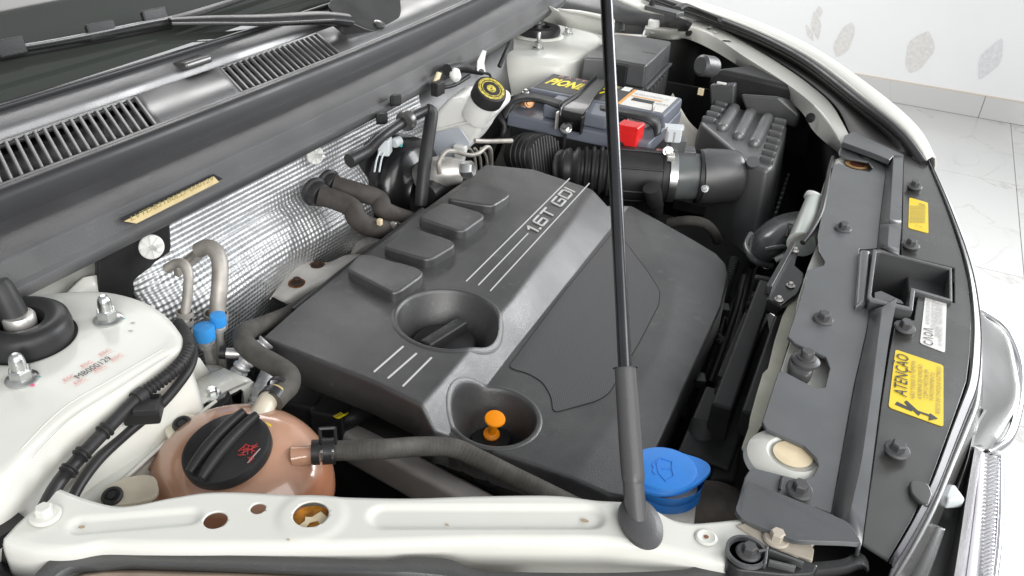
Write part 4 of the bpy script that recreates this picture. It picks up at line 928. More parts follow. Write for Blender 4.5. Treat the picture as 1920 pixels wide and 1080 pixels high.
lathe('stud', [(.012,.012),(.012,.022),(.009,.024),(.009,.034),(.0055,.035),(.0055,.047),(.004,.049)], c0, steel, sm2, segs=20)

# ================================================================== BATTERY
bt = thing('battery', 'black car battery with slate grey lid and yellow lettering', 'battery', (-.475,1.38,.66))
bx0,bx1,by0,by1 = P(948,214,.8970).x, P(1212,275,.8970).x, P(1080,240,.8970).y, P(1140,170,.9100).y
by1 = by0+.178
def bb(name, x0,x1,y0,y1,z0,z1,m,parent=bt,bev=.003,**k): return box(name, ((x0+x1)/2,(y0+y1)/2,(z0+z1)/2), ((x1-x0)/2,0,0),(0,(y1-y0)/2,0),(0,0,(z1-z0)/2), m, parent, bevel=bev, **k)
bb('battery_case', bx0+.004,bx1-.004,by0+.006,by1-.006,.66,.8755,blackm)
bb('battery_lid', bx0,bx1,by0,by1,.8755,.8975,greyb,bev=.003)
bb('lid_deck', bx0+.002,bx1-.001,by0+.072,by1-.004,.8978,.9200,greyb,bev=.004)
bb('lid_tab', bx0+.056,bx1-.075,by0+.012,by0+.0715,.8978,.9195,greyb,bev=.004)
zt = .9203
def dq(l): return [P(a,b,zt) for a,b in l]
lx0,lx1 = bx0+.008,bx1-.008; ly0,ly1 = by0+.080,by1-.010
def lab(name,x0,x1,y0,y1,m,dz=0): return obj(name, [(x0,y0,zt+.0003+dz),(x1,y0,zt+.0003+dz),(x1,y1,zt+.0003+dz),(x0,y1,zt+.0003+dz)], [[0,1,2,3]], m, bt)
wL = lx1-lx0
lab('top_label', lx0, lx0+wL*.66, ly0, ly1, ink)
lab('orange_band', lx0+wL*.66, lx0+wL*.685, ly0, ly1, orangel); lab('info_label', lx0+wL*.685, lx1, ly0, ly1, whitel)
lab('orange_band', lx0+wL*.69, lx0+wL*.93, ly0+.050, ly0+.055, orangel, .0003); lab('info_block', lx0+wL*.72, lx0+wL*.8850, ly0+.030, ly0+.046, ink, .0003); lab('info_block', lx0+wL*.58, lx0+wL*.645, ly0+.070, ly0+.092, whitel, .0003)
text('brand_lettering', 'PIONEIRO', (lx0+.008, ly0+.030, zt+.0006), (1,0,0), (.25,1,0), .034, yelprint, bt, width=wL*.47, lift=.0003, shear=.2, bold=.045)
for k,(ch,m) in enumerate(zip('BATERIAS', [mat('tint_pink',(.55,.3,.28),.5)]*4+[mat('tint_blue',(.15,.35,.55),.5)]*3+[yelprint])):
    text('small_lettering', ch, (lx0+.014+k*.0145, ly0+.074, zt+.0006), (1,0,0),(0,1,0), .011, m, bt, width=.0085)
text('label_print', 'BATERIA AUTOMOTIVA 12V', (lx0+wL*.70, ly0+.062, zt+.0006), (1,0,0),(0,1,0), .008, lgreyink, bt, width=wL*.26)
text('label_print', '60Ah', (lx0+wL*.9050, ly0+.034, zt+.0006), (1,0,0),(0,1,0), .009, lgreyink, bt, width=wL*.09)
text('front_lettering', 'PIONEIRO', (bx0+.085, by0+.0055, .800), (1,0,0),(0,0,1), .024, yelprint, bt, width=.135, lift=.0006, shear=.15)
loft('lid_handle', [[P(940,208,.9070),P(960,180,.9200),P(1005,176,.9230),P(1060,190,.9230),P(1075,196,.9210)],[P(947,222,.9030),P(965,194,.9170),P(1003,188,.9210),P(1052,202,.9210),P(1070,204,.9200)]], rubber, bt, n=30, smoothrow=True, solid=.003)
loft('lid_handle', [[P(1125,196,.9210),P(1180,205,.9230),P(1222,213,.9220),P(1238,228,.9150),P(1240,250,.9030)],[P(1125,206,.9200),P(1172,216,.9220),P(1210,226,.9190),P(1224,238,.9110),P(1230,256,.9030)]], rubber, bt, n=30, smoothrow=True, solid=.003)
def post(px,py,z): 
    c = P(px,py,z); lathe('terminal_post', [(.010,0),(.009,.014),(.008,.016)], c, alum, bt, segs=24); return c
np_ = post(985,198,.8978); pp_ = post(1205,235,.8978)
nt_ = thing('negative_clamp', 'tarnished copper clamp on the left battery terminal', 'battery clamp', np_)
lathe('clamp_ring', [(.012,0),(.0165,.001),(.0165,.012),(.012,.014)], np_+Vector((0,0,.004)), copper, nt_, segs=28, cap0=False, cap1=False)
box('clamp_lug', np_+Vector((-.019,-.004,.009)), (.013,.003,0),(-.002,.009,0),(0,0,.004), alum, nt_, bevel=.002)
bolt(np_+Vector((.011,-.011,.010)), nt_, copper, 'hex', n=(.5,-.8,.2), s=.9, name='clamp_bolt')
bolt(np_+Vector((-.003,.004,.020)), nt_, steel, 'hex', s=.7, name='clamp_bolt')
pt_ = thing('positive_clamp', 'bare metal clamp on the right battery terminal with a bright red cover', 'battery clamp', pp_)
lathe('clamp_ring', [(.0115,0),(.0165,.001),(.0165,.010),(.0115,.012)], pp_+Vector((0,0,.004)), alum, pt_, segs=28, cap0=False, cap1=False)
bolt(pp_+Vector((.010,.012,.012)), pt_, alum, 'stud', s=.8, name='clamp_bolt'); bolt(pp_+Vector((-.018,-.008,.006)), pt_, alum, 'stud', s=.62, name='clamp_bolt')
box('clamp_lug', pp_+Vector((-.006,-.008,.007)), (.016,.006,0),(-.004,.009,0),(0,0,.003), alum, pt_, bevel=.002)
rc = [PY(a,b,by0-.012) for a,b in ((1155,232),(1172,236),(1197,240),(1195,252),(1189,285),(1172,284),(1168,268),(1154,263))]
prism('red_cover', rounded(rc,.004), Vector((.002,.028,.0)), redm, pt_, bevel=.003)
cbn = tube('earth_cable', [P(958,196,.9070),P(945,186,.9090),P(934,198,.9030),P(936,218,.8930),P(946,236,.8800),P(940,262,.8550),P(925,300,.78)], .0045, rubber, None, segs=14)
tag(cbn, 'black earth cable curling from the left battery terminal', 'cable')
hd = thing('battery_bracket', 'black steel hold-down bracket strapped across the battery lid', 'bracket', (-.475,by0,.9200))
xh = P(1085,190,.9250).x
sl = P(1118,152,.9250).x-xh
def bp2(x,y,z): return Vector((x,y,z))
w = .0135
strip_rows = []
for y,z in ((by1+.004,.9070),(by1,.9235),(by0+.07,.9245),(by0+.012,.9245),(by0-.002,.9220),(by0-.005,.9130),(by0-.006,.8930)):
    ww = w*(1.0 if y > by0+.02 else 1.55); xo = xh + sl*(y-by0-.08)/.09*.55
    strip_rows.append([bp2(xo-ww,y,z+.006),bp2(xo-ww*.8550,y,z),bp2(xo,y,z),bp2(xo+ww*.8550,y,z),bp2(xo+ww,y,z+.0045)])
loft('bracket_strap', strip_rows, gl_b, hd, n=5, solid=.0025, ang=30)
xo = xh - sl*.08/.09*.55
for s in (-1,1): box('bracket_edge', (xo+s*w*1.55,by0-.010,.9070), (.0012,0,0),(0,.005,0),(0,0,.014), alum if s<0 else gl_b, hd, bevel=.001)
bolt((xo-.004,by0-.010,.8970), hd, steel, 'hex', n=(0,-.75,.65), s=1.0, name='bracket_nut')
tube('hold_down_rod', [(xo-.004,by0-.012,.9070),(xo-.004,by0-.013,.8750),(xo-.004,by0-.013,.72)], .0028, blackm, hd, segs=8, sub=1)

# ================================================================== FUSE BOX
fb_ = thing('fuse_box', 'dark grey fuse box with a stepped lid beside the far strut tower', 'fuse box', P(1175,95,.7))
ZF = .945
top = [P(*q,ZF) for q in ((1093,108),(1143,110),(1212,122),(1232,104),(1259,77),(1205,68),(1152,63))]
cF = sum(top,Vector())/len(top)
def grow(l,s,dz): return [cF+Vector(((p.x-cF.x)*s,(p.y-cF.y)*s,p.z-cF.z+dz)) for p in l]
prism('fuse_box_lid', grow(top,1,0), 0, boxm, fb_, bottom=grow(top,1.015,-.042), bevel=.004, segs=2)
prism('fuse_box_base', grow(top,1.05,-.0425), 0, boxm, fb_, bottom=grow(top,1.03,-.20), bevel=.003)
prism('lid_label_pad', rounded([P(*q,ZF+.0006) for q in ((1202,96),(1231,101),(1258,81),(1222,80))],.004), .001, boxm, fb_, bevel=.0005)
ff = lambda px,py: PY(px,py,0)
fa_, fb2 = top[1], top[2]; fd = (fb2-fa_).normalized(); fn_ = Vector((fd.y,-fd.x,0))
mid = fa_*.72+fb2*.28
box('lid_latch', mid+fn_*.003+Vector((0,0,-.045)), fd*.017, fn_*.006, Vector((0,0,.040)), blackm, fb_, bevel=.002)
box('latch_slot', mid+fn_*.0085+Vector((0,0,-.04)), fd*.010, fn_*.002, Vector((0,0,.022)), darkm, fb_, bevel=.001)
for k in range(5):
    q = fb2*.94+top[4]*.06; q2 = fb2*(.80-.13*k)+top[4]*(.20+.13*k); sd_ = (top[4]-fb2).normalized(); sn_ = Vector((sd_.y,-sd_.x,0))
    box('side_rib', q2+sn_*.006+Vector((0,0,-.085)), sd_*.0022, sn_*.003, Vector((0,0,.034)), boxm, fb_, bevel=.001)
box('side_bead', (fb2+top[4])/2+sn_*.005+Vector((0,0,-.0435)), (top[4]-fb2)*.5, sn_*.003, Vector((0,0,.0025)), boxm, fb_, bevel=.001)
box('left_step', top[0]*.55+top[1]*.45+fn_*.006+Vector((0,0,-.050)), (top[1]-top[0])*.55, fn_*.006, Vector((0,0,.007)), boxm, fb_, bevel=.002)

# ================================================================== AIR FILTER BOX AND INTAKE
abm = mat('filter_box_plastic', (.115,.116,.118), .42, spec=.8, ior=1.6, noise=.15, nscale=22, rvar=.07); scuff(abm, 60, .2, .62, .78)
ab = thing('air_filter_box', 'big grey ribbed air filter box at the far front corner', 'air filter box', P(1390,300,.7))
tq = [(1312,228),(1340,192),(1378,200),(1430,214),(1477,231),(1470,262),(1452,312),(1440,318),(1404,306),(1360,268)]
ZA = .885
aT = rounded([P(a,b,ZA) for a,b in tq], .016, 5); cA = sum(aT,Vector())/len(aT)
def growA(s,dz): return [cA+Vector(((p.x-cA.x)*s,(p.y-cA.y)*s,p.z-cA.z+dz)) for p in aT]
prism('filter_box_lid', aT, 0, abm, ab, bottom=growA(1.22,-.135), bevel=.008, segs=4, bang=50)
prism('filter_box_flange', growA(1.27,-.1355), .014, blackm, ab, bevel=.002)
prism('filter_box_base', growA(1.20,-.150), .15, blackm, ab, bevel=.004)
def rib(a, b, w, h, z=ZA, name='lid_rib', m=abm):
    A,B = P(*a,z),P(*b,z); d = (B-A).normalized(); s = Vector((-d.y,d.x,0))
    return box(name, (A+B)/2+Vector((0,0,h*.2)), (B-A)/2, s*w/2, Vector((0,0,h)), m, ab, bevel=min(w*.45,h*.9), segs=3)
for a,b in (((1352,246),(1378,204)),((1382,262),(1408,212)),((1412,276),(1440,222))): rib(a,b,.020,.010)
for k in range(4): rib((1316+k*8,225-k*10),(1342+k*7,231-k*9.5),.009,.007)
for k in range(7): rib((1424+k*4.2,300-k*12),(1449+k*4.2,308-k*12.4),.008,.007)
g = P(1405,318,ZA-.008)
tube('corner_boss', [P(1412,303,ZA+.004),P(1409,322,ZA-.02),P(1403,380,ZA-.09)], [.0095,.010,.010], abm, ab, segs=14)
for k in range(9): box('flange_tooth', P(1478-k*3.0,330+k*9.0,.79), (.0025,0,0),(0,.0035,0),(0,0,.005), abm, ab, bevel=.001)
tray2 = prism('lower_ledge', Ps([(1262,372),(1330,388),(1425,414),(1436,398),(1440,380),(1330,352)],.775), .02, blackm, ab, bevel=.003)
it = thing('intake_hose', 'black ribbed rubber intake hose crossing behind the engine cover', 'intake hose', P(1160,325,.85))
zI = .852; ax = [P(1072,316,zI),P(1100,318,zI),P(1150,322,zI),P(1240,329,zI),P(1268,331,zI)]
tube('hose_bellows', [P(1052,316,zI-.004),ax[0],ax[1],P(1146,322,zI)], [.026,.031,.034,.037], rubber, it, segs=36, rib=(.0115,.0026), sub=8)
tube('hose_chamber', [P(1144,322,zI),P(1156,323,zI),P(1200,326,zI),P(1236,329,zI),P(1250,330,zI)], [.038,.041,.0405,.039,.0365], rubber, it, segs=40, sub=6)
di = (ax[3]-ax[2]).normalized()
for px,w_ in ((1156,.004),(1240,.004)): clampring('chamber_band', P(px,323+(px-1156)*.07,zI), di, .0405, w_, rubber, it)
for an in (.2,1.0,1.9,2.8,3.7,4.6,5.5):
    u,w2_,a_ = basis(di,(0,0,1)); o1 = u*math.cos(an)+w2_*math.sin(an)
    tube('chamber_rib', [P(1158,323,zI)+o1*.0412,P(1200,326,zI)+o1*.0412,P(1240,329,zI)+o1*.0398], .0016, rubber, it, segs=6, sub=1)
tube('breather_stub', [P(1222,352,zI+.01),P(1226,372,zI-.01),P(1230,396,zI-.045)], [.013,.0125,.011], rubber, it, segs=20)
clampring('stub_clamp', P(1227,385,zI-.03), (0,-.2,1), .0125, .008, blackm, it)
wc = thing('worm_clamp', 'shiny steel band clamp round the intake hose end', 'hose clamp', P(1262,330,zI))
clampring('clamp_band', P(1258,331,zI), di, .0372, .0115, steel, wc)
bolt(P(1252,284,zI+.043), wc, steel, 'hex', n=(.3,-.8,.4), s=.85, name='clamp_screw')
box('screw_housing', P(1257,294,zI+.038), di*.006, Vector((di.y,-di.x,0))*.009, (0,0,.0045), alum, wc, bevel=.0015)
box('paint_patch', P(1243,283,zI+.038), di*.010, Vector((di.y,-di.x,0))*.004, (0,0,.002), mat('salmon_tab',(.5,.22,.2),.5), wc, bevel=.001)
ms = thing('air_flow_sensor', 'grey air flow tube with pale plug, joined to the filter box', 'air flow sensor', P(1310,320,zI))
tube('sensor_tube', [P(1250,330,zI),P(1268,331,zI),P(1310,331,zI)], [.0345,.0355,.0355], ductm, ms, segs=40, sub=2)
tube('tube_flange', [P(1308,331,zI),P(1326,331,zI),P(1372,330,zI),P(1384,330,zI)], [.0405,.0425,.0405,.036], boxm, ms, segs=44, sub=2)
clampring('flange_lip', P(1309,331,zI), di, .040, .005, blackm, ms)
box('sensor_base', P(1276,283,zI+.036), di*.022, Vector((di.y,-di.x,0))*.012, (0,0,.005), boxm, ms, bevel=.002)
box('sensor_body', P(1270,270,zI+.048), di*.012, Vector((di.y,-di.x,0))*.009, (0,0,.010), boxm, ms, bevel=.002)
pc_ = P(1262,250,zI+.066)
box('sensor_plug', pc_, di*.012, Vector((di.y,-di.x,0))*.010, (0,0,.012), connw, ms, bevel=.003)
box('plug_lip', pc_+Vector((0,0,.010)), di*.0145, Vector((di.y,-di.x,0))*.006, (0,0,.003), connw, ms, bevel=.001)
for s in (-1,1): box('plug_rib', pc_+di*.005*s+Vector((-di.y*0,-.0102,-.002)), di*.0015, (0,.001,0), (0,0,.008), lgreyink, ms, bevel=.0005)
bolt(P(1322,354,zI+.012), ms, steel, 'hex', n=(.1,-.9,.4), s=.6, name='flange_screw')
rsn = thing('resonator', 'black ribbed air duct elbow in front of the battery', 'air duct', P(1005,295,.84))
rn = facing(1025,290,.72,R(-5)); rc_ = P(1022,294,.856)
lathe('duct_face', [(.034,-.060),(.0378,-.04),(.038,-.002),(.0355,.001),(.002,.001)], rc_, rubber, rsn, axis=rn, segs=48, sx=1, sy=.93)
u_,w_,a_ = basis(rn,(0,0,1))
for k in range(-5,6):
    h_ = math.sqrt(max(0,1-(k/6.2)**2))*.033
    box('face_rib', rc_+w_*(k*.0058)+a_*.0015, w_*.0013, u_*h_, a_*.0016, boxm, rsn, bevel=.0006, segs=1)
for k in range(4): lathe('duct_rib', [(.0381,0),(.0393,.001),(.0381,.002)], rc_-a_*(.007+.011*k), rubber, rsn, axis=rn, segs=48, sy=.93, cap0=False, cap1=False)
tag(tube('engine_hose', [P(1255,418,.80),P(1290,414,.815),P(1318,418,.815),P(1336,432,.805),P(1346,452,.78)], .0075, hosem, None, segs=14), 'black hose arching beyond the far edge of the engine cover', 'hose')
tag(tube('coil_hose', [PX(800,365,-.53),PX(820,350,-.53),PX(845,343,-.525),PX(880,345,-.52)], .014, rubber, None, segs=16), 'short fat black hose between brake servo and engine cover', 'hose')

# ================================================================== PARTS DEEP AT THE FAR FRONT CORNER
hl = thing('headlamp_housing', 'black headlamp back housing under the far white rail', 'headlamp', P(1400,180,.85))
prism('housing_shell', [PY(*q,1.50) for q in ((1326,150),(1345,128),(1400,140),(1500,165),(1560,215),(1560,300),(1500,300),(1440,260),(1330,230))], Vector((.06,.22,-.03)), blackm, hl, bevel=.01, segs=3)
lathe('lamp_cap', [(.017,0),(.0185,.006),(.0185,.03),(.014,.034)], PY(1338,126,1.49), boxm, hl, axis=(-.5,-.8,.2), segs=28)
prism('service_cover', [PY(*q,1.475) for q in ((1330,160),(1378,158),(1376,205),(1332,200))], Vector((0,.02,0)), boxm, hl, bevel=.004)
prism('housing_step', [PY(*q,1.46) for q in ((1385,175),(1460,180),(1500,215),(1490,240),(1400,215))], Vector((.02,.06,-.02)), boxm, hl, bevel=.006)
box('white_clip', PY(1353,156,1.47), (.008,0,0),(0,.003,0),(0,0,.0015), whitel, hl, bevel=.0005); box('white_clip', PY(1314,172,1.47), (.005,0,0),(0,.003,0),(0,0,.006), cream, hl, bevel=.001)
pl_ = thing('far_bay_liner', 'dark plastic liner in the recess at the top behind the far tower', 'liner', P(1180,30,.9))
loft('liner_panel', [Ps([(1040,-30),(1130,-12),(1240,18),(1300,40)],.97),Ps([(1052,18),(1130,36),(1215,52),(1290,56)],.93)], boxm, pl_, n=16, solid=.004)
loft('liner_wall', [[PY(1135,0,1.80),PY(1180,5,1.80),PY(1230,20,1.80)],[PY(1135,60,1.76),PY(1180,64,1.76),PY(1225,66,1.76)]], boxm, pl_, n=10, solid=.004)
for px in (1165,1217): tube('liner_post', [PY(px,22,1.77),PY(px+1,40,1.77),PY(px+2,60,1.76)], .007, boxm, pl_, segs=8)
wf = loft('wing_top_flange', [Ps([(1130,-40),(1180,-6),(1215,12),(1245,22)],1.0),Ps([(1120,-22),(1170,4),(1205,19),(1243,27)],.995)], paint, body, n=16, solid=.004)
hh = thing('bonnet_stay_mount', 'small black bonnet mount at the top of the far wing', 'bonnet mount', P(1240,18,1.0))
box('hinge_plate', P(1245,20,1.0), (.035,-.012,0),(.004,.012,0),(0,0,.004), boxm, hh, bevel=.001); bolt(P(1221,10,1.003), hh, blackm, 'stud', s=.7, name='hinge_bolt')
tube('hinge_arm', [P(1270,16,1.0),P(1285,10,1.0),P(1310,20,.99),P(1350,36,.985)], .009, gapm, hh, segs=8, flat=.5)
wc2 = thing('white_clip_post', 'small white capped post at the rear end of the far rail', 'clip', P(1212,58,.92))
lathe('post_cap', [(.004,-.02),(.012,-.012),(.012,.006),(.009,.009)], P(1226,44,.94), milky, wc2, segs=20)
tube('post_wire', [P(1222,48,.93),P(1212,52,.93),P(1206,68,.92)], .0025, milky, wc2, segs=8)

# ================================================================== FRONT PANEL, RADIATOR COVER, GRILLE
fp = thing('front_panel', 'white painted front cross panel showing through cut-outs of the grey cover', 'front panel', P(1540,600,.9))
fpz = .917
fpp = [(1404,905),(1440,800),(1462,700),(1482,640),(1496,560),(1515,500),(1540,440),(1562,300),(1640,296),(1648,330),(1600,470),(1590,640),(1570,790),(1545,905)]
prism('panel_top', [P(a,b,fpz) for a,b in fpp], .006, paint, fp, bevel=.001)
edge = [(1391,838),(1399,848),(1430,795),(1462,700),(1480,640),(1500,565),(1520,520),(1512,515),(1490,548),(1467,592),(1452,640),(1440,690),(1430,700),(1418,740),(1407,780),(1404,800)]
prism('panel_flange', [P(a,b,.905) for a,b in edge], .0025, mat('cream_flange',(.60,.59,.48),.45,noise=.12,nscale=30), fp, bevel=.0006)
c = P(1482,868,fpz)
lathe('mount_dish', [(.036,.0),(.034,.005),(.027,.0085),(.020,.0095),(.0185,.0085),(.0175,.007)], c, paint, fp, segs=56)
lathe('dish_wax', [(.0150,.0074),(.001,.0076)], c+Vector((0,0,.0018)), cream, fp, segs=40, cap0=False)
c = P(1606,314,fpz); lathe('mount_dish', [(.034,.0),(.030,.003),(.026,.004),(.022,.002)], c, paint, fp, segs=40)
lathe('dish_wax', [(.0165,.0045),(.010,.0046)], c, mat('amber_wax',(.55,.33,.14),.4,noise=.3,nscale=60), fp, segs=32, cap0=False, cap1=False); lathe('dish_hole', [(.0105,.0048),(.001,.0048)], c, mat('brown_hole',(.12,.04,.025),.6), fp, segs=28, cap0=False)
rm = thing('radiator_mount', 'square grey rubber radiator mount with round bolt on white panel', 'rubber mount', P(1505,690,fpz))
rmz = fpz+.012
prism('mount_block', rounded([P(*q,rmz) for q in ((1487,658),(1510,655),(1527,664),(1527,692),(1518,706),(1480,690),(1480,668))],.006), .012, rodg, rm, bevel=.003)
lathe('mount_collar', [(.0125,0),(.0125,.002),(.010,.004)], P(1510,678,rmz), rodg, rm, segs=28); lathe('bolt_head', [(.0085,.003),(.0085,.0055),(.0058,.006),(.0058,.011),(.005,.012)], P(1510,678,rmz), rodg, rm, segs=24)

rcv = thing('radiator_cover', 'mid grey plastic radiator cover with bolts, running along the front panel', 'radiator cover', P(1580,600,.93))
ZC = .930
cov = [(1378,958),(1397,893),(1404,882),(1418,878),(1470,891),(1503,899),(1525,892),(1534,872),(1529,858),(1507,836),(1462,816),(1436,804),(1429,790),(1459,698),(1466,694),(1529,727),(1547,726),(1556,690),(1548,669),(1491,644),(1477,631),(1507,541),(1514,506),(1527,502),(1545,497),(1547,490),(1535,470),(1533,442),(1545,380),(1562,312),(1572,305),(1600,318),(1630,322),(1637,315),(1628,303),(1590,296),(1574,290),(1572,285),(1584,255),
       (1660,284),(1664,302),(1650,420),(1646,465),(1612,466),(1604,570),(1632,580),(1628,610),(1603,720),(1560,963),(1527,951),(1490,1013),(1392,975)]
covp = [P(a,b,ZC) for a,b in cov]
prism('cover_plate', covp, .0035, radm, rcv, bevel=.0011, segs=2)
# raised rim along the front and the end pieces
ZR = .942
sl_ = [(1580,262,ZC+.0012),(1664,302,ZC+.0012),(1650,420,ZC+.0012),(1640,520,ZC+.0012),(1626,620,ZC+.0012),(1603,720,ZC+.0012),(1580,850,ZC+.0012),(1560,963,ZC+.0012)]
s2_ = [(1592,252,ZR),(1676,291,ZR),(1668,420,ZR),(1658,520,ZR),(1646,620,ZR),(1637,740,ZR),(1615,870,ZR),(1590,978,ZR)]
s3_ = [(1600,248,ZR),(1694,290,ZR),(1690,420,ZR),(1682,520,ZR),(1670,620,ZR),(1652,740,ZR),(1634,880,ZR),(1617,1018,ZR)]
def seg(i0,i1,name):
    a,b,c_ = [[P(*q) for q in l[i0:i1]] for l in (sl_,s2_,s3_)]
    loft(name, [a,lerp(a,b,.9),b,c_,[p+Vector((.0008,0,-.012)) for p in c_]], radm, rcv, n=16, solid=.0025, ang=30)
seg(1,3,'rim_wall'); 
a,b,c_ = [[P(*q) for q in l] for l in (((1650,420,ZC+.0012),(1646,462,ZC+.0012)),((1668,420,ZR),(1664,468,ZR)),((1690,420,ZR),(1686,476,ZR)))]
loft('rim_wall', [a,b,c_,[p+Vector((.0008,0,-.012)) for p in c_]], radm, rcv, n=6, solid=.0025, ang=30)
a,b,c_ = [[P(*q) for q in l] for l in (((1630,582,ZC+.0012),(1626,620,ZC+.0012),(1603,720,ZC+.0012),(1580,850,ZC+.0012),(1560,963,ZC+.0012)),((1655,575,ZR),(1646,640,ZR),(1634,740,ZR),(1615,870,ZR),(1590,978,ZR)),((1682,560,ZR),(1668,630,ZR),(1652,740,ZR),(1634,880,ZR),(1616,1019,ZR)))]
loft('rim_wall', [a,b,c_,[p+Vector((.0008,0,-.012)) for p in c_]], radm, rcv, n=18, solid=.0025, ang=30)
endp = [(1378,956,.932),(1400,902,.934),(1406,903,.936),(1440,916,.938),(1527,951,.941),(1592,979,ZR+.0006),(1617,1019,ZR+.0006),(1592,1016,ZR),(1488,1013,.940),(1392,974,.934)]
prism('end_piece', rounded([P(*q) for q in endp],.004,3), .004, radm, rcv, bevel=.001)
e2 = [(1584,254,ZR),(1600,246,ZR),(1694,290,ZR),(1676,292,ZR),(1668,300,ZR),(1640,288,ZR),(1580,266,ZR)]
prism('end_piece', [P(*q) for q in e2], .008, radm, rcv, bevel=.001)
for q in (((1502,640),(1545,662)),):
    pass
tube('cover_bead', [P(1466,894,ZC+.0015),P(1462,918,ZC+.0015)], .0012, sealm, rcv, segs=6, sub=1)
for px,py,z in ((1625,294,ZC),(1580,429,ZC),(1543,599,ZC),(1498,920,ZC+.003)):
    bolt(P(px,py,z+.0005), rcv, blackm if py < 350 else rodg, 'hex', s=1.0, n=(.05,-.1,1), name='cover_bolt', rot=random.random())
# central latch well
lw = thing('latch_well', 'open rectangular black latch well let into the grey front cover', 'latch well', P(1710,520,.92))
ZW = .9405
o_ = [P(*q,ZW) for q in ((1637,466),(1652,468),(1785,502),(1786,566),(1716,546),(1712,582),(1630,564),(1626,556))]
i_ = [P(*q,ZW) for q in ((1644,472),(1654,473),(1780,505),(1780,559),(1708,538),(1704,574),(1636,557),(1634,552))]
n = len(o_); v = o_+i_+[p+Vector((0,0,-.012)) for p in o_]+[p+Vector((.001,0,-.085)) for p in i_]
f = []
for k in range(n):
    q = (k+1)%n; f += [[k,q,n+q,n+k],[k,2*n+k,2*n+q,q],[n+k,n+q,3*n+q,3*n+k]]
obj('well_frame', v, f, boxm, lw, bevel=.0012, segs=2)
prism('well_step', [P(*q,ZW-.020) for q in ((1700,505),(1780,520),(1780,566),(1704,550))], .03, boxm, lw, bevel=.002)
prism('well_floor', [p+Vector((0,0,-.084)) for p in i_], .002, darkm, lw, bevel=0)
prism('well_tab', [P(*q,ZW-.018) for q in ((1640,548),(1652,545),(1690,563),(1695,570),(1640,560))], .002, radm, lw, bevel=.0005)
prism('well_shoulder', [P(*q,ZW-.004) for q in ((1612,466),(1634,468),(1626,566),(1604,572))], .016, radm, lw, bevel=.004, segs=3)

gp = thing('grille_cover', 'dark glossy plastic panel along the bonnet edge, carrying warning stickers and bolts', 'grille cover', P(1730,600,.93))
ZG = .936
gpl = [(1694,291),(1718,295),(1738,303),(1750,330),(1767,372),(1785,420),(1803,475),(1816,530),(1822,600),(1820,660),(1813,715),(1797,762),(1778,815),(1745,905),(1708,980),(1667,1050),(1617,1018),(1636,880),(1655,740),(1669,652),(1680,600),(1714,600),(1722,548),(1790,568),(1790,502),(1690,478),(1692,420)]
prism('cover_plate', [P(a,b,ZG) for a,b in gpl], .003, glossm, gp, bevel=.001)
E0 = [(1738,302),(1767,370),(1785,418),(1803,473),(1816,530),(1822,600),(1820,660),(1813,718),(1796,765),(1777,816),(1744,906),(1707,982),(1666,1052)]
ez = [P(a,b,ZG) for a,b in E0]
ce = P(1500,600,ZG)
def out(l, w, dz): return [p + Vector((p.x-ce.x,p.y-ce.y,0)).normalized()*w + Vector((0,0,dz)) for p in l]
loft('edge_bead', [out(ez,.0006,-.001),out(ez,.0012,.0022),out(ez,.002,.003),out(ez,.0075,.002),out(ez,.0082,.003),out(ez,.009,.0015),out(ez,.0095,-.012)], mat('bead_plastic',(.075,.073,.085),.22,rvar=.05), gp, n=60, smoothrow=True, solid=.0015, ang=45)
loft('lower_lip', [out(ez,.009,-.012),out(ez,.014,-.014),out(ez,.020,-.03),out(ez,.022,-.06)], glossm, gp, n=60, smoothrow=True, solid=.0015)
prism('cover_clip', rounded([P(*q,ZG+.004) for q in ((1706,898),(1740,904),(1750,925),(1742,948),(1727,942),(1708,925))],.004), .0045, glossm, gp, bevel=.0012)
for px,py in ((1714,350),(1707,460),(1696,615),(1681,845)):
    lathe('bolt_spacer', [(.0085,0),(.0085,.0045)], P(px,py+3,ZG+.0002), blackm, gp, segs=24)
    bolt(P(px,py,ZG+.005), gp, rodg, 'hex', s=1.0, n=(.05,-.1,1), name='cover_bolt', rot=random.random())
# stickers
def sticker(name, px, m, r=.003):
    return prism(name, rounded([P(a,b,ZG+.0007) for a,b in px], r), .0005, m, gp, bevel=0)
ZS = ZG+.0009
st1 = sticker('warning_sticker', [(1679,655),(1769,685),(1769,800),(1666,763)], yellow)
text_px('sticker_text', 'ATENÇÃO', (1700,746), (1704,668), .0108, ink, st1, z=ZS, shear=.12)
for s_,a,b in (('NÃO TOQUE OU REMOVA',(1716,749),(1717,678)),('A BOBINA DE IGNIÇÃO',(1729,750),(1730,685)),('COM O MOTOR EM',(1740,749),(1742,695)),('FUNCIONAMENTO.',(1751,752),(1753,699)),('RISCO DE CHOQUE ELÉTRICO',(1763,777),(1765,689))):
    text_px('sticker_text', s_, a, b, .0036, greyink, st1, z=ZS)
arrow = [(150,835),(270,880),(222,822),(248,815),(318,893),(396,915),(400,903),(457,942),(392,956),(394,938),(300,915),(318,928),(266,905),(172,866)]
arrow = [(145,838),(166,820),(262,872),(216,826),(244,815),(312,890),(398,920),(403,905),(458,942),(396,952),(396,935),(290,908),(262,880),(330,925)]
sy_ = [[(145,842),(162,820),(277,876),(268,893)], [(268,893),(213,824),(230,813),(279,876)], [(213,824),(232,812),(334,904),(318,924)], [(300,893),(314,886),(402,916),(398,930)], [(400,903),(460,944),(390,957)]]
v = []; f = []
for k,pl in enumerate(sy_): f.append([len(v)+q for q in range(len(pl))]); v += [P(1640+x/3.855,540+y/3.855,ZS+.00005*k) for x,y in pl]
obj('lightning_symbol', v, f, ink, st1, smooth=False)
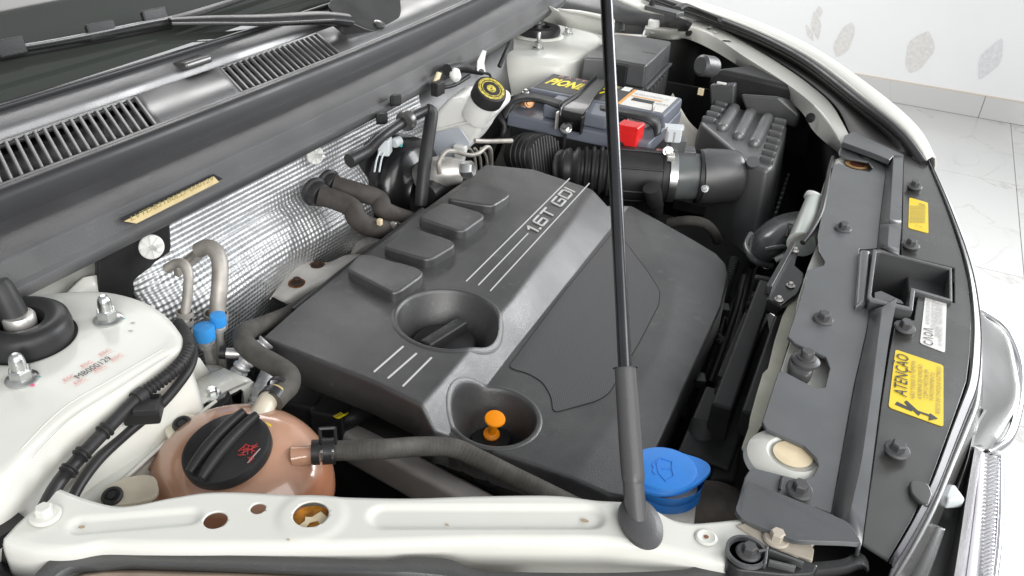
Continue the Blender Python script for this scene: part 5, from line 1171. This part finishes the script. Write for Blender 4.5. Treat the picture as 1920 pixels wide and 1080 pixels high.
st2 = sticker('white_sticker', [(1735,555),(1775,568),(1772,661),(1725,643)], whitel)
for k,(ch,fl_) in enumerate((('C',0),('Λ',0),('O',0),('Λ',0))):
    y0 = 650-k*8.5; text_px('sticker_text', ch, (1749,y0), (1750,y0-6.6), .0085, ink, st2, z=ZS)
for x,y0,y1,s_ in ((1742,610,562,'AR INSTRUÇÕES DE SERVIÇO'),(1752,618,564,'UTILIZE SOMENTE PEÇAS'),(1759,634,568,'ORIGINAIS CONFORME MANUAL'),(1766,650,572,'DO PROPRIETÁRIO - PARA ATENDIMENTO')):
    text_px('sticker_text', s_, (x+1,y0), (x+2,y1), .0034, lgreyink, st2, z=ZS)
st3 = sticker('yellow_sticker', [(1705,370),(1740,380),(1741,437),(1703,427)], yellow)
for x in (1710,1716,1722,1728,1734): text_px('sticker_text', 'MANTENHA DISTANCIA SEGURA', (x+1,419), (x+2,386), .0036, greyink, st3, z=ZS)
for px,py,s_ in ((1716,424,'(~~)'),(1722,383,'#')): text_px('sticker_text', s_, (px,py), (px+12,py+3), .006, greyink, st3, z=ZS)
# chrome grille and nose trim beyond the edge
cg = thing('chrome_grille', 'shiny chrome grille surround falling away in front of the bonnet edge', 'grille', P(1840,850,.85))
def cl_(rows, m, name='grille_trim', n=30, **k): return loft(name, [[P(*q) for q in r] for r in rows], m, cg, n=n, smoothrow=True, **k)
satin = mat('satin_trim', (.40,.40,.40), .22, metal=.85, rvar=.05)
cl_([[(1838,765,.905),(1822,800,.905),(1806,860,.905),(1779,930,.905)],[(1846,768,.91),(1828,802,.91),(1814,862,.91),(1792,932,.91)],[(1850,770,.906),(1832,806,.906),(1818,866,.906),(1796,936,.906)]], lensm, solid=.002)
cl_([[(1747,980,.905),(1722,1030,.905),(1690,1090,.905)],[(1772,992,.908),(1755,1040,.908),(1735,1090,.908)],[(1774,996,.89),(1757,1046,.89),(1738,1096,.89)]], satin, solid=.002)
cl_([[(1817,834,.89),(1800,930,.89),(1785,1010,.89),(1765,1100,.89)],[(1828,838,.906),(1812,932,.906),(1800,1012,.906),(1786,1100,.906)],[(1840,846,.885),(1828,935,.885),(1818,1015,.885),(1806,1100,.885)],[(1843,848,.87),(1832,936,.87),(1822,1016,.87),(1811,1100,.87)]], mat('rippled_trim',(.36,.35,.36),.25,metal=.8,noise=.3,nscale=18), solid=.002)
cl_([[(1841,846,.88),(1832,936,.88),(1822,1016,.88),(1811,1100,.88)],[(1852,852,.875),(1848,940,.875),(1842,1020,.875),(1836,1100,.875)],[(1872,860,.855),(1870,942,.855),(1866,1022,.855),(1858,1100,.855)]], mat('bright_trim',(.75,.74,.78),.25,metal=.2), solid=.002)
for k in range(34):
    t = k/33; a = P(1850-9*t, 852+240*t, .879); b = P(1875-15*t, 846+240*t, .859)
    tube('grille_rib', [a, (a+b)/2+Vector((0,0,.002)), b], .0009, lensm, cg, segs=6, sub=1)
tube('grille_edge', [P(1876,858,.855),P(1876,940,.855),P(1872,1020,.855),P(1862,1100,.855)], .0028, chrome, cg, segs=10)
box('grille_clip', P(1781,931,.905), (.006,.004,0),(-.004,.007,0),(0,0,.005), connw, cg, bevel=.002)
ns_ = thing('nose_trim', 'mirror chrome nose trim bulging out beyond the bonnet edge', 'chrome trim', P(1865,720,.85))
loft('trim_face', [[P(*q) for q in r] for r in ([(1818,520,.90),(1826,580,.90),(1832,680,.90),(1828,760,.90),(1818,832,.90)],[(1830,570,.885),(1848,606,.885),(1860,690,.885),(1858,765,.885),(1836,838,.885)],[(1840,590,.86),(1880,625,.86),(1898,700,.86),(1896,760,.86),(1852,845,.86)],[(1842,592,.835),(1890,622,.835),(1912,700,.835),(1908,760,.835),(1860,852,.835)])], satin, ns_, n=40, smoothrow=True, sub=4, solid=.002, ang=80)
tube('trim_rim', [P(1838,585,.845),P(1882,615,.84),P(1908,665,.838),P(1916,715,.836),P(1908,775,.836),P(1890,825,.838),P(1852,852,.85)], .0045, chrome, ns_, segs=12)
bum = tag(loft('bumper', [[P(*q) for q in r] for r in ([(1745,305,.91),(1790,410,.905),(1822,530,.9),(1830,700,.88)],[(1752,320,.87),(1800,420,.86),(1834,540,.85),(1845,700,.83)],[(1740,330,.75),(1790,420,.74),(1820,540,.73),(1840,700,.7)])], paint, None, n=24, smoothrow=True, solid=.003), 'white bumper skin dropping away beyond the far end of the bonnet edge', 'bumper')

# ================================================================== BONNET STAY
rodt = thing('bonnet_stay', 'tall grey metal bonnet prop rod standing on the near white rail', 'prop rod', P(1195,985,.93))
ft = P(1200,983,.9312)
lathe('stay_foot', [(.0185,0),(.0192,.0012),(.0185,.0035),(.014,.0048),(.011,.006)], ft, rodg, rodt, segs=44, axis=(.12,-.05,1), ref=(.6,-.8,0), sx=1.12, sy=.78)
k0 = (P(1195,972,.934)-CAM).dot(FW)
pts = [D(1194,975,k0), D(1190,930,k0+.004), D(1188,895,k0+.006)]
tube('stay_grip', [D(1196,989,k0-.001),D(1194.5,980,k0),D(1190,935,k0+.003),D(1187.5,902,k0+.005)], [.0066,.0071,.0072,.0072], rodg, rodt, segs=24, sub=3)
tube('stay_grip', [D(1187.5,902,k0+.005),D(1187,893,k0+.0055),D(1182,830,k0+.010),D(1176,745,k0+.015),D(1172,688,k0+.018)], [.0072,.0080,.0080,.0077,.0074], rodg, rodt, segs=24, sub=4)
dirv = (D(1137,0,k0+.085)-D(1172,690,k0+.018)).normalized(); st = D(1172,690,k0+.018)
tube('stay_rod', [st-dirv*.01, st+dirv*.3, st+dirv*.75], .0049, rodm, rodt, segs=20, sub=1)
lathe('rod_gap', [(.0088,0),(.006,.0003)], st+dirv*.0001, darkm, rodt, axis=dirv, segs=24, cap0=False, cap1=False)

# ================================================================== WASHER BOTTLE
wb = thing('washer_bottle', 'white washer bottle neck with bright blue cap behind the prop rod', 'washer bottle', P(1250,930,.85))
wc_ = P(1252,882,.897); wn = facing(1252,880,.62,R(84))
lathe('bottle_neck', [(.026,-.10),(.025,-.03),(.0245,-.012)], wc_, milky, wb, axis=wn, segs=40)
wcap = lathe('bottle_cap', [(.0262,-.0215),(.0275,-.0205),(.0272,-.0145),(.0265,-.0135),(.0275,-.0125),(.0290,-.004)], wc_, washm, wb, axis=wn, segs=56, cap1=False)
def WP(px,py,h=0):
    d = ray(px,py); o = wc_+wn*h; return CAM+d*((o-CAM).dot(wn)/d.dot(wn))
lid = chaikin([WP(a,b) for a,b in ((1166,868),(1168,905),(1180,908),(1205,918),(1240,926),(1275,922),(1305,908),(1325,892),(1334,880),(1330,868),(1312,858),(1285,850),(1262,842),(1235,838),(1208,842),(1188,852))], 2)
prism('cap_lid', lid, wn*-.0045, washm, wcap, bevel=.0018, segs=3)
lathe('lid_disc', [(.0272,0),(.0262,.0022),(.0245,.0028),(.002,.0030)], WP(1243,881), washm, wcap, axis=wn, segs=56)
hl_ = .0031; g = []
wl_ = mat('washer_relief', (.05,.24,.72), .35)
def wthin(pts):
    for a,b in zip(pts,pts[1:]):
        A,B = WP(*a,hl_),WP(*b,hl_); dd = (B-A); g.append(boxg((A+B)/2, dd/2, wn.cross(dd.normalized())*.00045, wn*.0004))
wthin([(1237,858),(1232,872),(1236,888),(1249,902),(1264,893),(1260,878),(1261,866),(1237,858)]); wthin([(1240,879),(1248,879)]); wthin([(1252,879),(1258,880)])
wthin([(1226,866),(1223,872),(1227,877),(1224,884),(1229,889)]); wthin([(1231,862),(1229,870)]); 
v,f = join(g); obj('washer_symbol', v, f, wl_, wcap)

# ================================================================== RADIATOR FAN SHROUD AND DUCT
fs = thing('fan_shroud', 'black radiator fan shroud with slots, deep behind the front panel', 'fan shroud', P(1420,620,.8))
shm = mat('shroud_black', (.02,.02,.021), .5, spec=.35, noise=.2, nscale=30)
def bar(name,a,b,w_,h,z,m=shm):
    return slabline(name, P(*a,z), P(*b,z), w_, h, m, fs, bevel=.003)
bar('shroud_beam',(1345,800),(1432,560),.020,.05,.84); bar('shroud_beam',(1405,800),(1470,600),.020,.03,.865); bar('shroud_beam',(1310,900),(1360,770),.05,.05,.80)
bar('shroud_cross',(1405,560),(1450,572),.006,.01,.855); bar('shroud_cross',(1398,570),(1446,582),.006,.01,.852); bar('shroud_cross',(1412,530),(1444,536),.012,.02,.85); bar('shroud_cross',(1345,722),(1386,738),.006,.01,.855); bar('shroud_cross',(1340,732),(1382,748),.006,.01,.85)
prism('shroud_plate', [P(*q,.82) for q in ((1392,600),(1440,590),(1448,640),(1400,790),(1380,900),(1330,900),(1360,760))], .03, shm, fs, bevel=.004)
bar('shroud_slot',(1360,710),(1410,590),.018,.002,.8215+.0145*0+.0008,darkm)
tag(tube('coolant_hose', [P(1322,790,.83),P(1316,815,.82),P(1300,860,.80),P(1285,900,.77)], [.013,.0148,.0148,.0148], rubber, None, segs=20), 'fat black hose end rising between washer cap and fan shroud', 'hose')
tag(tube('lower_hose', [P(1282,965,.80),P(1305,945,.82),P(1335,940,.825),P(1365,950,.81),P(1385,975,.77)], .018, hosed, None, segs=20), 'dusty brown hose arching low between washer bottle and front panel', 'hose')
tu = thing('turbo_pipe', 'dusty metal pipe stub with clamp below the front edge of the engine cover', 'pipe', P(1310,650,.74))
tube('pipe_stub', [P(1290,645,.74),P(1312,652,.745),P(1334,662,.745)], [.022,.022,.023], pipem, tu, segs=24, sub=2)
clampring('stub_clamp', P(1336,628,.76), (.2,.5,.7), .020, .010, alum, tu); tube('ribbed_wire', [P(1322,598,.78),P(1336,618,.775),P(1340,640,.76)], .008, rubber, tu, segs=10, rib=(.005,.0012))
lp_ = thing('latch_bracket', 'black painted metal latch bracket beside the grey cover notch', 'latch bracket', P(1470,520,.9))
prism('bracket_plate', [P(*q,.912) for q in ((1488,458),(1497,470),(1491,497),(1508,512),(1506,530),(1495,552),(1464,574),(1438,561),(1440,530))], .014, gl_b, lp_, bevel=.002)
box('bracket_edge', (P(1440,545,.915)+P(1486,462,.915))/2, (P(1440,545,.915)-P(1486,462,.915))/2, (.003,.001,0), (0,0,.006), blackm, lp_, bevel=.001)
for px,py in ((1482,536),(1460,562),(1490,470)): bolt(P(px,py,.9125), lp_, alum, 'hex', s=.5, name='bracket_rivet')
dk = thing('intake_duct', 'grey plastic intake snorkel with round black mouth beside the front panel', 'air duct', P(1450,430,.85))
loft('duct_shell', [[P(*q) for q in r] for r in ([(1398,468,.83),(1410,440,.85),(1450,408,.865),(1495,396,.87),(1520,400,.86)],[(1402,480,.84),(1425,450,.872),(1465,425,.885),(1500,415,.885),(1522,412,.87)],[(1425,500,.83),(1450,478,.862),(1480,460,.87),(1500,450,.87),(1520,440,.86)],[(1440,505,.8),(1460,490,.82),(1485,480,.83),(1500,470,.83),(1515,460,.83)])], ductm, dk, n=30, smoothrow=True, sub=5, solid=.003, ang=80)
tube('duct_ring', [P(1446,498,.835),P(1415,488,.845),P(1399,462,.845),P(1408,440,.845)], .0045, ductm, dk, segs=10); tube('duct_ring', [P(1452,492,.838),P(1424,482,.848),P(1408,460,.848),P(1416,440,.848)], .003, blackm, dk, segs=10)
tube('duct_rib', [P(1436,468,.868),P(1465,463,.876),P(1490,466,.87)], .003, ductm, dk, segs=8)
for a,b in (((1474,444),(1478,420)),((1478,420),(1486,422)),((1486,422),(1481,446))): tube('duct_slot', [P(*a,.886),P(*b,.886)], .0014, blackm, dk, segs=6, sub=1)
wp = thing('white_post', 'pale translucent plastic post leaning beside the grey radiator cover', 'post', P(1510,420,.9))
tube('post_body', [P(1528,378,.915),P(1516,415,.912),P(1502,458,.905)], [.0125,.0145,.017], mat('pale_post',(.60,.64,.60),.3,sss=.3), wp, segs=20, sub=3)
lathe('post_lip', [(.0125,-.004),(.0148,-.002),(.0148,.004),(.0105,.005)], P(1528,375,.916), milky, wp, axis=(.25,.7,.6), segs=28); lathe('post_hole', [(.0085,.0052),(.001,.0052)], P(1528,375,.916), darkm, wp, axis=(.25,.7,.6), segs=20)
tag(tube('release_cable', [P(1562,296,.92),P(1556,318,.925),P(1550,350,.928),P(1545,375,.93),P(1538,402,.928),P(1522,432,.925),P(1505,455,.92)], .0034, rubber, None, segs=10), 'thin black bonnet release cable passing the pale plastic post', 'cable')
lug = tag(prism('cable_bracket', [P(*q,.918) for q in ((1553,318),(1562,312),(1552,372),(1545,395),(1537,395),(1540,360))], .003, mat('drab_metal',(.25,.25,.22),.4,metal=.5), None, bevel=.001), 'narrow drab metal strip along the inner edge of the radiator cover', 'bracket')

# ================================================================== FRONT EDGE OF THE NEAR WING
sr = tag(loft('wing_top_seal', [[P(q[0],q[1],q[2]+.0095) for q in r] for r in ([(-60,1150,.91),(30,1110,.91),(70,1072,.912),(100,1046,.912),(150,1028,.912),(205,1025,.912),(235,1032,.912),(300,1037,.912),(420,1041,.912),(560,1045,.912),(700,1050,.912),(735,1050,.912),(770,1044,.912),(840,1048,.912),(885,1066,.912),(940,1072,.912),(1140,1074,.912),(1280,1068,.912),(1320,1060,.912),(1440,1056,.914),(1520,1054,.916),(1580,1048,.918),(1608,1035,.92),(1625,1046,.92),(1630,1062,.915)],
   [(-40,1170,.909),(60,1120,.909),(100,1082,.911),(130,1064,.911),(180,1062,.911),(215,1060,.911),(245,1058,.911),(310,1060,.911),(420,1062,.911),(560,1068,.911),(700,1072,.911),(735,1073,.911),(770,1073,.911),(840,1080,.911),(885,1092,.911),(940,1096,.911),(1140,1096,.911),(1280,1092,.911),(1320,1086,.911),(1440,1078,.913),(1520,1072,.915),(1580,1066,.917),(1610,1058,.918),(1622,1060,.918),(1628,1068,.914)],
   [(-20,1190,.893),(70,1135,.893),(110,1095,.906),(140,1075,.906),(190,1071,.906),(225,1068,.906),(255,1067,.906),(320,1069,.906),(420,1072,.906),(560,1078,.906),(700,1084,.906),(735,1086,.906),(770,1090,.906),(840,1100,.906),(885,1112,.906),(940,1114,.906),(1140,1114,.906),(1280,1110,.906),(1320,1104,.906),(1440,1094,.9),(1520,1084,.9),(1580,1078,.9),(1612,1068,.9),(1622,1068,.9),(1626,1074,.9)])], boxm, None, n=160, smoothrow=True, solid=.002, ang=35), 'dark grey plastic strip along the bottom edge of the near white rail', 'trim strip')
nw = tag(loft('near_wing', [[P(q[0],q[1],q[2]+.0095) for q in r] for r in ([(100,1106,.904),(160,1072,.904),(300,1067,.904),(700,1082,.904),(1000,1112,.904)],[(100,1120,.904),(160,1080,.904),(300,1076,.904),(700,1092,.904),(1000,1120,.904)],[(100,1160,.87),(160,1130,.87),(300,1126,.87),(700,1140,.87),(1000,1160,.87)])], mat('brown_seam',(.28,.22,.17),.4,noise=.2,nscale=30), None, n=30, smoothrow=True, solid=.003), 'edge of the near wing just visible at the bottom left', 'wing')
dg = tag(prism('corner_trim', rounded([P(*q,.918) for q in ((-60,890),(0,934),(50,972),(46,980),(-60,1040))],.003), .01, blackm, None, bevel=.002), 'flat black trim corner at the left end of the near rail', 'trim')
dg2 = tag(loft('gutter_strip', [[P(*q) for q in r] for r in ([(-60,1010,.90),(0,1026,.90),(62,1062,.90)],[(-60,1050,.89),(0,1052,.89),(50,1082,.89)],[(-60,1090,.906),(0,1085,.906),(50,1110,.906)])], blackm, None, n=12, solid=.003), 'black rubber gutter strip at the bottom left corner', 'trim strip')
cbk = thing('headlamp_bracket', 'dark plastic headlamp bracket with bolt and ribs at the bottom right', 'bracket', P(1450,1040,.92))
prism('bracket_body', rounded([P(*q,.934) for q in ((1364,1030),(1376,1016),(1404,1014),(1440,1022),(1535,1058),(1530,1075),(1480,1078),(1380,1068),(1362,1052))],.005), .012, blackm, cbk, bevel=.002)
lathe('bracket_cup', [(.0135,.001),(.0135,.004),(.0115,.004),(.0105,.001)], P(1398,1040,.934), boxm, cbk, segs=32); bolt(P(1403,1037,.9352), cbk, rodg, 'hex', s=.85, name='bracket_bolt')
for a,b in (((1437,1030),(1433,1062)),((1440,1036),(1505,1060)),((1420,1038),(1436,1036)),((1440,1056),(1490,1068))):
    A,B = P(*a,.936),P(*b,.936); d = (B-A).normalized(); box('bracket_rib', (A+B)/2, (B-A)/2, Vector((-d.y,d.x,0))*.0009, (0,0,.003), boxm, cbk, bevel=.0004)
be = prism('rail_end_plate', [P(*q,.9315) for q in ((1380,985),(1420,972),(1490,1010),(1520,1016),(1527,1030),(1524,1050),(1440,1024))], .004, beige, body, bevel=.001)
bolt(P(1455,1012,.932), body, beige, 'hex', s=.9, name='rail_bolt')
c = P(1324,1008,.9305); lathe('rail_dimple', [(.0075,.0004),(.006,.0012),(.003,.0004),(.0012,.0002)], c, paint, body, segs=28)
lathe('dimple_hole', [(.0017,.0009),(.0002,.001)], c, rust, body, segs=14)

# ================================================================== RAISED BONNET (above the picture, held by the stay)
bn = thing('raised_bonnet', 'white bonnet held open over the engine bay by the prop rod', 'bonnet', (-.7,.9,1.08))
hx0,hz0,hl_n,ha_ = -.76,1.187,.96,R(58)
def bon(y0,y1,off,n=8,L0=0,L1=1): 
    rows = []
    for t in np.linspace(L0,L1,10):
        d = hl_n*t; bow = .05*math.sin(math.pi*min(1,t*1.02)*.55)
        rows.append([Vector((hx0+d*math.cos(ha_)-off*math.sin(ha_)-bow*math.sin(ha_), y, hz0+d*math.sin(ha_)+off*math.cos(ha_)+bow*math.cos(ha_))) for y in np.linspace(y0+.06*t*t,y1-.06*t*t,n)])
    return rows
loft('bonnet_skin', bon(.24,1.72,.03), paint, bn, n=16, solid=.002)
loft('bonnet_liner', bon(.30,1.66,.0,L0=.05,L1=.95), blackm, bn, n=16, solid=.012)

# black liner under the far rail, and backing below the bonnet edge
loft('lining_panel', [[p+Vector((.002,.006,-.012)) for p in A_l] for A_l in (Ps(fa,.935),)]+[[p+Vector((.004,.012,-.14)) for p in Ps(fa,.935)],[p+Vector((.004,.015,-.42)) for p in Ps(fa,.935)]], darkm, baywall, n=40, smoothrow=True, solid=.003)
prism('grille_backing', [P(*q,.893) for q in ((1505,1012),(1640,1016),(1700,960),(1760,860),(1806,740),(1826,690),(1836,760),(1815,900),(1790,1100),(1500,1110))], .004, darkm, gp, bevel=0)
cn = thing('engine_connector', 'black wiring connectors with yellow wires in the gap beside the pink tank', 'connector', P(620,775,.80))
box('connector_shell', P(575,765,.80), (.020,.004,0),(-.004,.016,0),(0,0,.016), blackm, cn, bevel=.004)
box('connector_shell', P(622,782,.80), (.018,.004,0),(-.004,.015,0),(0,0,.016), blackm, cn, bevel=.004)
tube('connector_boot', [P(640,790,.80),P(665,780,.805),P(690,768,.80),P(720,770,.78)], [.012,.010,.011,.011], rubber, cn, segs=12)
for k in range(4): tube('yellow_wire', [P(626+k*4,780-k*2,.819),P(634+k*4,784-k*2,.821),P(640+k*4,780-k*2,.818)], .0009, yelprint, cn, segs=6)

for pts in ([(40,842),(118,766),(208,712),(306,655)], [(62,858),(134,786),(222,730),(318,668)]):
    tube('seam_bead', [P(a,b,ZT-.0003) for a,b in pts], .0007, paint, body, segs=8)
for pts,z in (([(205,925),(300,838),(372,778),(405,752)],.8795),):
    tube('seam_bead', [P(a,b,z+.003) for a,b in pts], .0016, paint, body, segs=8)

rustsp = mat('rust_stain', (.42,.33,.22), .6, noise=.3, nscale=200)
dab(153,988,.9302,.0022,.0014,rustsp,.4,'rust_spot'); dab(1096,976,.9278,.0030,.0016,rustsp,.2,'rust_spot'); dab(838,984,.9277,.0016,.0008,rustsp,.1,'rust_spot'); dab(540,1012,.9302,.0012,.0007,rustsp,.3,'rust_spot')
wl_r = thing('engine_loom', 'black corrugated wiring with clips hanging in the gap right of the engine cover', 'wiring loom', P(1340,560,.76))
tube('loom_run', [P(1375,490,.80),P(1362,540,.79),P(1345,590,.78),P(1325,650,.77),P(1300,720,.76),P(1275,790,.75)], .008, rubber, wl_r, segs=12, rib=(.005,.0009))
tube('loom_run', [P(1395,520,.77),P(1380,580,.765),P(1360,640,.76),P(1330,720,.75)], .0055, blackm, wl_r, segs=10)
for px,py in ((1352,580),(1305,712)): box('loom_clip', P(px,py,.785), (.010,.003,0),(-.003,.008,0),(0,0,.006), boxm, wl_r, bevel=.002)

# outer skin of the near wing and front fascia, just below the picture's edge
def off(l, dy, dz): return [p+Vector((0,dy,dz)) for p in l]
wcr = [p for p in r_cr if p.x < .02]
loft('outer_wing', [off(wcr,-.040,-.030), off(wcr,-.060,-.026), off(wcr,-.105,-.045), off(wcr,-.135,-.13), off(wcr,-.15,-.36), off(wcr,-.15,-.62)], paint, body, n=40, smoothrow=True, solid=.003, ang=70)
loft('front_fascia', [out(ez,.016,-.05), out(ez,.018,-.12), out(ez,.015,-.30), out(ez,.005,-.60)], blackm, body, n=40, smoothrow=True, solid=.003, ang=70)
